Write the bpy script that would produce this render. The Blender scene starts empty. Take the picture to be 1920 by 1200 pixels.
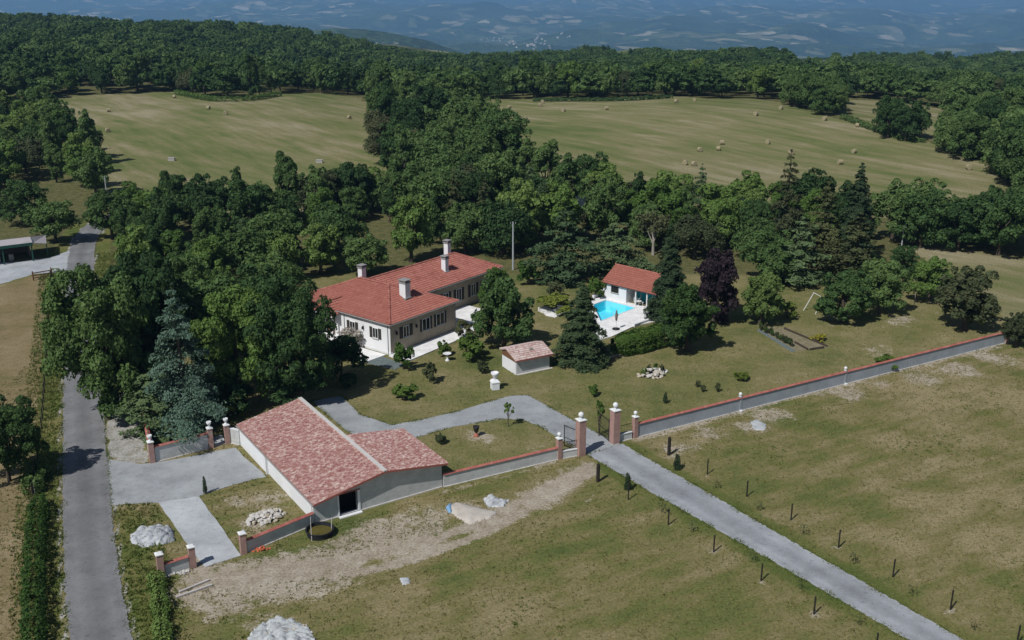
import bpy, math, random
import numpy as np
from mathutils import Vector

# ---------------------------------------------------------------- camera, sky, sun, exposure
sc = bpy.context.scene
CAM_H = 46.0
FPX = 1950.0                       # focal length for a 1920 px wide frame
PITCH = math.atan(650 / FPX)
cam_d = bpy.data.cameras.new('camera'); cam = bpy.data.objects.new('camera', cam_d)
sc.collection.objects.link(cam); sc.camera = cam
cam.location = (0, 0, CAM_H); cam.rotation_euler = (math.pi / 2 - PITCH, 0, 0)
cam_d.sensor_width = 36.0; cam_d.lens = 36.0 * FPX / 1920
cam_d.clip_start = 1.0; cam_d.clip_end = 90000

SUN_TO = Vector((-0.63, -0.77, 1.17)).normalized()
elev = math.asin(SUN_TO.z)
azim = math.atan2(SUN_TO.x, SUN_TO.y)
w = bpy.data.worlds.new('World'); sc.world = w; w.use_nodes = True
nt = w.node_tree; bgn = nt.nodes['Background']
sky = nt.nodes.new('ShaderNodeTexSky'); sky.sky_type = 'NISHITA'; sky.sun_disc = False
sky.sun_elevation = elev; sky.sun_rotation = azim
sky.air_density = 1.0; sky.dust_density = 0.6; sky.ozone_density = 2.0
nt.links.new(sky.outputs[0], bgn.inputs[0]); bgn.inputs[1].default_value = 0.058
sun_d = bpy.data.lights.new('sun', 'SUN'); sun = bpy.data.objects.new('sun', sun_d)
sc.collection.objects.link(sun); sun_d.energy = 4.0; sun_d.angle = math.radians(0.5)
sun_d.color = (1.0, 0.975, 0.94)
sun.rotation_euler = (-SUN_TO).to_track_quat('-Z', 'Y').to_euler()
sun.location = (0, 0, 200)
sc.view_settings.view_transform = 'Standard'; sc.view_settings.look = 'None'
sc.view_settings.exposure = -0.03; sc.view_settings.gamma = 1.0
sc.cycles.use_denoising = True
sc.cycles.max_bounces = 6; sc.cycles.diffuse_bounces = 2; sc.cycles.transmission_bounces = 4
sc.cycles.transparent_max_bounces = 6; sc.cycles.volume_bounces = 1

COL = sc.collection
rng = np.random.default_rng(11)
random.seed(5)

# ---------------------------------------------------------------- terrain height
def ss(a, b, x):
    t = np.clip((x - a) / (b - a), 0, 1); return t * t * (3 - 2 * t)
_pr = np.random.default_rng(3)
_waves = [(_pr.uniform(0, 2 * math.pi), _pr.uniform(0, 2 * math.pi), _pr.uniform(.7, 1.4)) for _ in range(24)]
def waves(x, y, L, n=6, o=0):
    s = 0
    for i in range(n):
        a, p, k = _waves[(i + o) % 24]; f = 2 * math.pi / L * k
        s = s + np.sin((x * math.cos(a) + y * math.sin(a)) * f + p)
    return s / math.sqrt(n)
def hh(x, y):
    x = np.asarray(x, float); y = np.asarray(y, float)
    s = ss(170, 330, y)
    z = 16 * ss(30, 330, -x) * ss(230, 640, y)
    z = z - 13 * ss(380, 640, y) * np.exp(-((x + 15) / 130) ** 2)
    z = z - 9 * ss(110, 300, x) * ss(190, 380, y)
    z = z + 4.5 * np.exp(-((x - 75) / 85) ** 2 - ((y - 330) / 75) ** 2)
    z = z + 3.0 * np.exp(-((x + 105) / 75) ** 2 - ((y - 345) / 70) ** 2)
    z = z + s * 0.8 * waves(x, y, 150, 5)
    z = z + ss(450, 800, y) * 3.0 * waves(x, y, 260, 5, 4)
    z = z - (11 + 4 * ss(40, 200, x)) * ss(420, 640, y) - 430 * ss(560, 5200, y)
    f = ss(1500, 3200, y)
    z = z + f * 228 * np.exp(-((x + 1000) / 980) ** 2 - ((y - 4350) / 700) ** 2) * (1 + .05 * waves(x, y, 900, 5, 11) + .035 * waves(x, y, 330, 5, 3))
    z = z + f * 120 * np.exp(-((x - 1750) / 620) ** 2 - ((y - 3600) / 560) ** 2)
    z = z + f * (13 * waves(x, y, 900, 6, 7) + 5 * waves(x, y, 380, 6, 13))
    g = ss(4200, 9000, y)
    z = z + g * (62 * waves(x, y, 4200, 6, 2) + 40 * waves(x, y, 1700, 6, 9) + 14 * waves(x, y, 700, 6, 5)) + 90 * ss(7000, 20000, y)
    return z
_T = np.geomspace(45, 30000, 4000)
_c, _s = math.cos(PITCH), math.sin(PITCH)
def G(px, py, z=0.0):
    """where the sight line through a photo point meets the level z"""
    v = (py - 600) / FPX; u = (px - 960) / FPX
    d = np.array([u, _c - v * _s, -_s - v * _c]); t = (z - CAM_H) / d[2]
    return d[:2] * t
def P(px, py):
    """ground point of the photo point (first meeting with the terrain)"""
    v = (py - 600) / FPX; u = (px - 960) / FPX
    d = np.array([u, _c - v * _s, -_s - v * _c])
    zr = CAM_H + d[2] * _T; zt = hh(d[0] * _T, d[1] * _T)
    k = int(np.argmax(zr < zt))
    if k == 0: k = len(_T) - 1
    a0 = zr[k - 1] - zt[k - 1]; a1 = zr[k] - zt[k]
    t = _T[k - 1] + (_T[k] - _T[k - 1]) * a0 / (a0 - a1)
    return np.array([d[0] * t, d[1] * t])
def depth(xy, z=0.0): return xy[1] * _c + (CAM_H - z) * _s
def PP(pts): return [P(*p) for p in pts]
def rise(xy, top_py):
    """height above ground at xy whose top reaches photo row top_py"""
    z0 = float(hh(*xy)); v = (top_py - 600) / FPX
    k = (-_s - v * _c) / (_c - v * _s)
    return CAM_H + k * xy[1] - z0

# ---------------------------------------------------------------- object helpers
def tag(o, label=None, cat=None, group=None, kind=None):
    if label: o['label'] = label
    if cat: o['category'] = cat
    if group: o['group'] = group
    if kind: o['kind'] = kind
    return o
def empty(name, loc, rz=0.0):
    o = bpy.data.objects.new(name, None); COL.objects.link(o)
    o.location = loc; o.rotation_euler = (0, 0, rz); o.empty_display_size = .2
    return o
class MB:
    def __init__(self): self.v = []; self.f = []; self.r = []
    def add(self, vs, fs, r=0.0):
        b = len(self.v); self.v += [tuple(map(float, p)) for p in vs]; self.r += [r] * len(vs)
        self.f += [tuple(i + b for i in f) for f in fs]; return self
    def obox(self, o, d, n, s, z, t, r=0.0):
        """box: s along d, z vertical, t along n, from origin o"""
        o = Vector((o[0], o[1], o[2] if len(o) > 2 else 0)); d = Vector((d[0], d[1], 0)); n = Vector((n[0], n[1], 0))
        vs = [o + d * s[i] + n * t[j] + Vector((0, 0, z[k])) for k in (0, 1) for j in (0, 1) for i in (0, 1)]
        fs = [(0, 2, 3, 1), (4, 5, 7, 6), (0, 1, 5, 4), (2, 6, 7, 3), (0, 4, 6, 2), (1, 3, 7, 5)]
        return self.add(vs, fs, r)
    def box(self, x, y, z, r=0.0): return self.obox((0, 0, 0), (1, 0), (0, 1), x, z, y, r)
    def lathe(self, prof, n=12, c=(0, 0, 0), r=0.0, cap=True):
        vs = []; fs = []
        for (rad, z) in prof:
            for i in range(n):
                a = 2 * math.pi * i / n; vs.append((c[0] + rad * math.cos(a), c[1] + rad * math.sin(a), c[2] + z))
        for k in range(len(prof) - 1):
            for i in range(n):
                j = (i + 1) % n; fs.append((k * n + i, k * n + j, (k + 1) * n + j, (k + 1) * n + i))
        if cap: fs.append(tuple(range(n))[::-1]); fs.append(tuple((len(prof) - 1) * n + i for i in range(n)))
        return self.add(vs, fs, r)
    def tube(self, pts, rads, n=7, r=0.0):
        vs = []; fs = []; pts = [Vector(p) for p in pts]
        for k, p in enumerate(pts):
            t = (pts[min(k + 1, len(pts) - 1)] - pts[max(k - 1, 0)]).normalized()
            a = t.cross(Vector((0, 0, 1)))
            if a.length < 1e-3: a = Vector((1, 0, 0))
            a.normalize(); b = t.cross(a)
            for i in range(n):
                q = 2 * math.pi * i / n; vs.append(p + (a * math.cos(q) + b * math.sin(q)) * rads[k])
        for k in range(len(pts) - 1):
            for i in range(n):
                j = (i + 1) % n; fs.append((k * n + i, k * n + j, (k + 1) * n + j, (k + 1) * n + i))
        fs.append(tuple(range(n))); fs.append(tuple((len(pts) - 1) * n + i for i in range(n))[::-1])
        return self.add(vs, fs, r)
    def poly(self, pts, z0=None, z1=None, r=0.0):
        """prism of a plan polygon between z0 and z1"""
        n = len(pts); vs = [(p[0], p[1], z0) for p in pts] + [(p[0], p[1], z1) for p in pts]
        fs = [tuple(range(n))[::-1], tuple(range(n, 2 * n))] + [(i, (i + 1) % n, n + (i + 1) % n, n + i) for i in range(n)]
        return self.add(vs, fs, r)
    def mesh(self, name, mat, smooth=False):
        m = bpy.data.meshes.new(name); m.from_pydata(self.v, [], self.f); m.materials.append(mat)
        a = m.attributes.new('rnd', 'FLOAT', 'POINT'); a.data.foreach_set('value', np.array(self.r, 'f'))
        if smooth: m.polygons.foreach_set('use_smooth', [True] * len(m.polygons))
        m.update(); return m
    def build(self, name, mat, parent=None, smooth=False, recalc=True):
        m = self.mesh(name, mat, smooth)
        if recalc:
            import bmesh
            bm = bmesh.new(); bm.from_mesh(m); bmesh.ops.recalc_face_normals(bm, faces=bm.faces); bm.to_mesh(m); bm.free()
        o = bpy.data.objects.new(name, m); COL.objects.link(o); o.parent = parent
        return o
def mesh_np(name, V, F, mat, attrs=None, smooth=False):
    """fast mesh from arrays; F is (n,3) or (n,4)"""
    m = bpy.data.meshes.new(name); k = F.shape[1]
    m.vertices.add(len(V)); m.vertices.foreach_set('co', V.astype('f').ravel())
    m.loops.add(F.size); m.loops.foreach_set('vertex_index', F.astype('i').ravel())
    m.polygons.add(len(F)); m.polygons.foreach_set('loop_start', np.arange(0, F.size, k, dtype='i'))
    for an, av in (attrs or {}).items():
        a = m.attributes.new(an, 'FLOAT', 'POINT'); a.data.foreach_set('value', np.asarray(av, 'f'))
    m.materials.append(mat); m.update(calc_edges=True)
    if smooth: m.polygons.foreach_set('use_smooth', np.ones(len(F), bool))
    return m
def link(name, m, parent=None):
    o = bpy.data.objects.new(name, m); COL.objects.link(o); o.parent = parent; return o
def inpoly(x, y, poly):
    poly = np.asarray(poly); ins = np.zeros(np.shape(x), bool); n = len(poly); j = n - 1
    for i in range(n):
        xi, yi = poly[i]; xj, yj = poly[j]
        c = ((yi > y) != (yj > y)) & (x < (xj - xi) * (y - yi) / (yj - yi + 1e-12) + xi)
        ins ^= c; j = i
    return ins
def dseg(x, y, pts):
    d = np.full(np.shape(x), 1e9)
    for (ax, ay), (bx, by) in zip(pts[:-1], pts[1:]):
        vx, vy = bx - ax, by - ay; t = np.clip(((x - ax) * vx + (y - ay) * vy) / (vx * vx + vy * vy + 1e-9), 0, 1)
        d = np.minimum(d, np.hypot(x - ax - t * vx, y - ay - t * vy))
    return d
def smooth_line(pts, n=8):
    pts = [np.asarray(p, float) for p in pts]; out = []
    for i in range(len(pts) - 1):
        p0, p1, p2, p3 = pts[max(i - 1, 0)], pts[i], pts[i + 1], pts[min(i + 2, len(pts) - 1)]
        for k in range(n):
            t = k / n
            out.append(.5 * ((2 * p1) + (p2 - p0) * t + (2 * p0 - 5 * p1 + 4 * p2 - p3) * t * t + (3 * p1 - p0 - 3 * p2 + p3) * t ** 3))
    out.append(pts[-1]); return out

# ---------------------------------------------------------------- materials
class Mat:
    def __init__(self, name, rough=.9):
        self.m = bpy.data.materials.new(name); self.m.use_nodes = True; self.t = self.m.node_tree
        self.b = self.t.nodes['Principled BSDF']; self.b.inputs['Roughness'].default_value = rough
        self.b.inputs['Specular IOR Level'].default_value = .25
        self.out = self.t.nodes['Material Output']
    def n(self, ty, **k):
        x = self.t.nodes.new(ty)
        for a, b in k.items(): setattr(x, a, b)
        return x
    def l(self, a, b): self.t.links.new(a, b)
    def coord(self, obj=True):
        if not hasattr(self, '_tc'): self._tc = self.n('ShaderNodeTexCoord'); self._geo = self.n('ShaderNodeNewGeometry')
        return self._tc.outputs['Object'] if obj else self._geo.outputs['Position']
    def noise(self, scale, detail=4, rough=.55, vec=None, stretch=None, rot=0):
        x = self.n('ShaderNodeTexNoise'); x.inputs['Scale'].default_value = scale
        x.inputs['Detail'].default_value = detail; x.inputs['Roughness'].default_value = rough
        v = vec or self.coord(False)
        if stretch:
            mp = self.n('ShaderNodeMapping', vector_type='TEXTURE'); mp.inputs['Scale'].default_value = stretch; mp.inputs['Rotation'].default_value = (0, 0, rot)
            self.l(v, mp.inputs[0]); v = mp.outputs[0]
        self.l(v, x.inputs['Vector']); return x.outputs['Fac']
    def attr(self, name):
        x = self.n('ShaderNodeAttribute', attribute_name=name); return x.outputs['Fac']
    def math(self, op, a, b=None, clamp=False):
        x = self.n('ShaderNodeMath', operation=op, use_clamp=clamp)
        for i, q in enumerate((a, b)):
            if q is None: continue
            if isinstance(q, (int, float)): x.inputs[i].default_value = q
            else: self.l(q, x.inputs[i])
        return x.outputs[0]
    def ramp(self, fac, stops):
        x = self.n('ShaderNodeValToRGB'); e = x.color_ramp.elements
        while len(e) < len(stops): e.new(.5)
        for el, (p, c) in zip(e, stops):
            el.position = p; el.color = (*c, 1) if len(c) == 3 else c
        self.l(fac, x.inputs[0]); return x.outputs[0]
    def rng(self, fac, a, b, c=0, d=1):
        x = self.n('ShaderNodeMapRange'); x.interpolation_type = 'SMOOTHSTEP'
        for i, q in enumerate((a, b, c, d)): x.inputs[i + 1].default_value = q
        self.l(fac, x.inputs[0]); return x.outputs[0]
    def mix(self, fac, a, b, mode='MIX'):
        x = self.n('ShaderNodeMix', data_type='RGBA', blend_type=mode)
        if isinstance(fac, (int, float)): x.inputs[0].default_value = fac
        else: self.l(fac, x.inputs[0])
        for i, q in ((6, a), (7, b)):
            if isinstance(q, tuple): x.inputs[i].default_value = (*q, 1)
            else: self.l(q, x.inputs[i])
        return x.outputs[2]
    def bump(self, hgt, dist, strength=.6):
        x = self.n('ShaderNodeBump'); x.inputs['Distance'].default_value = dist; x.inputs['Strength'].default_value = strength
        self.l(hgt, x.inputs['Height']); self.l(x.outputs[0], self.b.inputs['Normal'])
    def color(self, c):
        if isinstance(c, tuple): self.b.inputs['Base Color'].default_value = (*c, 1)
        else: self.l(c, self.b.inputs['Base Color'])
        return self.m

def simple(name, c, var=.18, scale=3.0, rough=.85, bump=0.0, fine=25.0):
    M = Mat(name, rough); lo = tuple(x * (1 - var) for x in c); hi = tuple(min(1, x * (1 + var)) for x in c)
    a = M.math('ADD', M.math('MULTIPLY', M.noise(scale), .6), M.math('MULTIPLY', M.noise(fine, 3), .4))
    M.color(M.ramp(a, [(.3, lo), (.7, hi)]))
    if bump: M.bump(M.noise(fine, 4), bump)
    return M.m

def ground_mat():
    M = Mat('ground'); n_big = M.noise(.035, 4); n_mid = M.noise(.16, 5, .6); n_sm = M.noise(.9, 5, .65); n_fine = M.noise(4.5, 4, .7); n_grit = M.noise(15, 3, .7)
    blend = M.math('ADD', M.math('MULTIPLY', n_mid, .40), M.math('ADD', M.math('MULTIPLY', n_big, .35), M.math('MULTIPLY', n_sm, .25)))
    speck = M.math('ADD', M.math('MULTIPLY', n_fine, .55), M.math('MULTIPLY', n_grit, .45))
    lean = M.noise(.55, 5, .7, stretch=(4, 1, 1), rot=.5)
    mblend = M.math('ADD', M.math('MULTIPLY', M.noise(.028, 4, .6), .38), M.math('ADD', M.math('MULTIPLY', n_mid, .32), M.math('MULTIPLY', lean, .30)))
    meadow = M.ramp(mblend, [(.39, (.086, .114, .034)), (.455, (.136, .144, .048)), (.50, (.186, .164, .072)), (.57, (.265, .220, .122))])
    lawn = M.ramp(blend, [(.38, (.092, .116, .036)), (.48, (.158, .156, .060)), (.56, (.215, .188, .090)), (.66, (.285, .238, .132))])
    streak = M.noise(.22, 6, .7, stretch=(9, 1, 1), rot=-.95); streak2 = M.noise(.10, 5, .7, stretch=(4, 1, 1), rot=-.6)
    hayf = M.math('ADD', M.math('MULTIPLY', streak, .36), M.math('ADD', M.math('MULTIPLY', M.noise(.018, 5, .6), .34), M.math('MULTIPLY', streak2, .30)))
    hay = M.ramp(hayf, [(.40, (.092, .124, .038)), (.47, (.150, .160, .062)), (.52, (.200, .186, .094)), (.60, (.290, .258, .165))])
    bare = M.ramp(M.math('ADD', M.math('MULTIPLY', n_sm, .6), M.math('MULTIPLY', n_mid, .4)), [(.35, (.245, .205, .148)), (.5, (.335, .290, .225)), (.65, (.43, .385, .315))])
    gravel = M.ramp(n_sm, [(.35, (.26, .25, .22)), (.65, (.40, .39, .365))])
    paddock = M.ramp(blend, [(.38, (.118, .118, .048)), (.48, (.20, .160, .082)), (.62, (.275, .218, .132))])
    verge = M.ramp(blend, [(.38, (.066, .100, .024)), (.5, (.110, .128, .036)), (.62, (.185, .165, .066))])
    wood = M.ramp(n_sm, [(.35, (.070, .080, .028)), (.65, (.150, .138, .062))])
    warp = lambda a, k=.8, lo=.42, hi=.58: M.rng(M.math('ADD', M.attr(a), M.math('MULTIPLY', M.math('SUBTRACT', M.math('ADD', M.math('MULTIPLY', n_sm, .5), M.math('MULTIPLY', n_fine, .5)), .5), k)), lo, hi)
    c = meadow
    c = M.mix(M.attr('lawn'), c, lawn)
    c = M.mix(warp('paddock', .5), c, paddock)
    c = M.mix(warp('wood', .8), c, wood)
    c = M.mix(warp('hay', .5), c, hay)
    c = M.mix(warp('verge', 1.0, .4, .6), c, verge)
    bm_k = M.math('ADD', M.attr('bare'), M.math('ADD', M.math('MULTIPLY', M.math('SUBTRACT', n_mid, .5), 1.5), M.math('ADD', M.math('MULTIPLY', M.math('SUBTRACT', n_sm, .5), 1.0), M.math('MULTIPLY', M.math('SUBTRACT', n_fine, .5), .9))))
    c = M.mix(M.rng(bm_k, .36, .72), c, bare)
    c = M.mix(warp('gravel', 1.0, .4, .6), c, gravel)
    c = M.mix(1.0, c, M.ramp(speck, [(.36, (.50, .51, .47)), (.5, (1, 1, 1)), (.64, (1.48, 1.44, 1.38))]), 'MULTIPLY')
    # far country: woods with pale stubble fields
    pos = M.coord(False)
    wv = M.n('ShaderNodeTexVoronoi', feature='F1'); wv.inputs['Scale'].default_value = 1 / 125
    mp = M.n('ShaderNodeMapping'); mp.inputs['Scale'].default_value = (1, .8, 0); M.l(pos, mp.inputs[0])
    ns = M.n('ShaderNodeTexNoise'); ns.inputs['Scale'].default_value = 1 / 70; M.l(pos, ns.inputs['Vector'])
    va = M.n('ShaderNodeVectorMath', operation='MULTIPLY_ADD'); M.l(ns.outputs['Color'], va.inputs[0]); va.inputs[1].default_value = (60, 60, 0); M.l(mp.outputs[0], va.inputs[2])
    M.l(va.outputs[0], wv.inputs['Vector'])
    sep = M.n('ShaderNodeSeparateColor'); M.l(wv.outputs['Color'], sep.inputs[0])
    clus = M.noise(1 / 1500, 5, .7)
    edge = M.rng(M.math('SUBTRACT', M.math('ADD', M.math('MULTIPLY', clus, 3.0), M.math('MULTIPLY', M.attr('plain'), .10)), M.math('MULTIPLY', sep.outputs[0], 1.05)), 1.32, 1.42)
    fld = M.ramp(sep.outputs[1], [(.15, (.06, .09, .035)), (.45, (.11, .125, .06)), (.75, (.18, .17, .10)), (.97, (.34, .31, .22))])
    tn = M.noise(1 / 26, 5, .7); tn2 = M.noise(1 / 520, 6, .7)
    fw = M.ramp(M.math('ADD', M.math('MULTIPLY', tn, .6), M.math('MULTIPLY', tn2, .4)), [(.38, (.008, .018, .008)), (.5, (.030, .054, .020)), (.62, (.080, .115, .042))])
    rock = M.rng(M.math('MULTIPLY', M.attr('cliff'), M.noise(1 / 30, 6, .8)), .57, .62)
    far = M.mix(rock, M.mix(edge, fw, fld), (.34, .31, .26))
    c = M.mix(M.attr('far'), c, far)
    M.color(c)
    hgt = M.math('ADD', M.math('MULTIPLY', n_fine, .6), M.math('MULTIPLY', n_grit, .4))
    M.bump(hgt, .25, .55); M.b.inputs['Roughness'].default_value = 1; M.b.inputs['Specular IOR Level'].default_value = .08
    return M.m

def asphalt_mat(name, c, track=False):
    M = Mat(name, .95); a = M.noise(.35, 5, .6); b = M.noise(6, 4, .7); s = M.noise(.12, 3)
    f = M.math('ADD', M.math('MULTIPLY', a, .45), M.math('ADD', M.math('MULTIPLY', b, .25), M.math('MULTIPLY', s, .3)))
    k = lambda q: tuple(x * q for x in c)
    col = M.ramp(f, [(.34, k(.66)), (.5, k(1)), (.66, k(1.30))])
    col = M.mix(1.0, col, M.ramp(M.noise(1.6, 5, .75), [(.30, (.66, .66, .66)), (.42, (1, 1, 1)), (.62, (1.06, 1.06, 1.06))]), 'MULTIPLY')
    if track:
        w_ = M.math('ADD', M.attr('across'), M.math('MULTIPLY', M.math('SUBTRACT', M.noise(.25, 3), .5), .10))
        g_ = lambda q: tuple([q] * 3)
        col = M.mix(.9, col, M.ramp(w_, [(.0, g_(1.22)), (.09, g_(1.05)), (.24, g_(1.10)), (.36, g_(.94)), (.5, g_(.84)), (.64, g_(.94)), (.76, g_(1.12)), (.90, g_(1.0)), (1.0, g_(1.25))]), 'MULTIPLY')
        col = M.mix(M.rng(M.noise(.7, 5, .7), .62, .70, 0, .6), col, k(.62))
    M.bump(b, .03, .4); return M.color(col)

def leaf_mat(name, stops, trans=.18, hue=.5):
    M = Mat(name, .75); oi = M.n('ShaderNodeObjectInfo')
    n = M.noise(.55, 3, .6)
    f = M.math('ADD', M.math('ADD', M.math('MULTIPLY', M.attr('rnd'), .34 if hue else .42), M.math('MULTIPLY', n, .26 if hue else .5)), M.math('MULTIPLY', oi.outputs['Random'], .54 * hue * 2))
    k = len(stops); c = M.ramp(f, [(.18 + .66 * i / (k - 1), s) for i, s in enumerate(stops)])
    M.l(c, M.b.inputs['Base Color']); M.b.inputs['Specular IOR Level'].default_value = .18
    tr = M.n('ShaderNodeBsdfTranslucent'); M.l(M.mix(1.0, c, (1.1, 1.25, .55), 'MULTIPLY'), tr.inputs[0])
    mx = M.n('ShaderNodeMixShader'); mx.inputs[0].default_value = trans
    M.l(M.b.outputs[0], mx.inputs[1]); M.l(tr.outputs[0], mx.inputs[2]); M.l(mx.outputs[0], M.out.inputs[0])
    return M.m

def tile_mat(name, stops, nw=.26, ns=.5):
    M = Mat(name, .85); f = M.math('ADD', M.math('MULTIPLY', M.attr('rnd'), 1 - nw), M.math('MULTIPLY', M.rng(M.noise(ns, 4, .65), .3, .7), nw))
    k = len(stops); c = M.ramp(f, [(i / (k - 1), s) for i, s in enumerate(stops)])
    c = M.mix(1.0, c, M.ramp(M.noise(14, 3), [(.3, (.8, .8, .8)), (.7, (1.15, 1.15, 1.15))]), 'MULTIPLY')
    return M.color(c)

def brick_mat(name, c1, c2, mortar, bw=.22, bh=.075, ms=.008, ns=2.5):
    M = Mat(name, .9); b = M.n('ShaderNodeTexBrick'); b.inputs['Scale'].default_value = 1
    b.inputs['Brick Width'].default_value = bw; b.inputs['Row Height'].default_value = bh; b.inputs['Mortar Size'].default_value = ms
    b.inputs['Color1'].default_value = (*c1, 1); b.inputs['Color2'].default_value = (*c2, 1); b.inputs['Mortar'].default_value = (*mortar, 1)
    cb = M.n('ShaderNodeCombineXYZ'); sp = M.n('ShaderNodeSeparateXYZ'); M.l(M.coord(True), sp.inputs[0])
    M.l(M.math('ADD', sp.outputs[0], sp.outputs[1]), cb.inputs[0]); M.l(sp.outputs[2], cb.inputs[1]); M.l(cb.outputs[0], b.inputs['Vector'])
    return M.color(M.mix(.5, b.outputs[0], M.ramp(M.math('ADD', M.math('MULTIPLY', M.noise(ns, 4), .5), M.math('MULTIPLY', M.noise(ns * 7, 4, .7), .5)), [(.38, tuple(q * .8 for q in c1)), (.62, tuple(q * 1.12 for q in c2))])))

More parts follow.
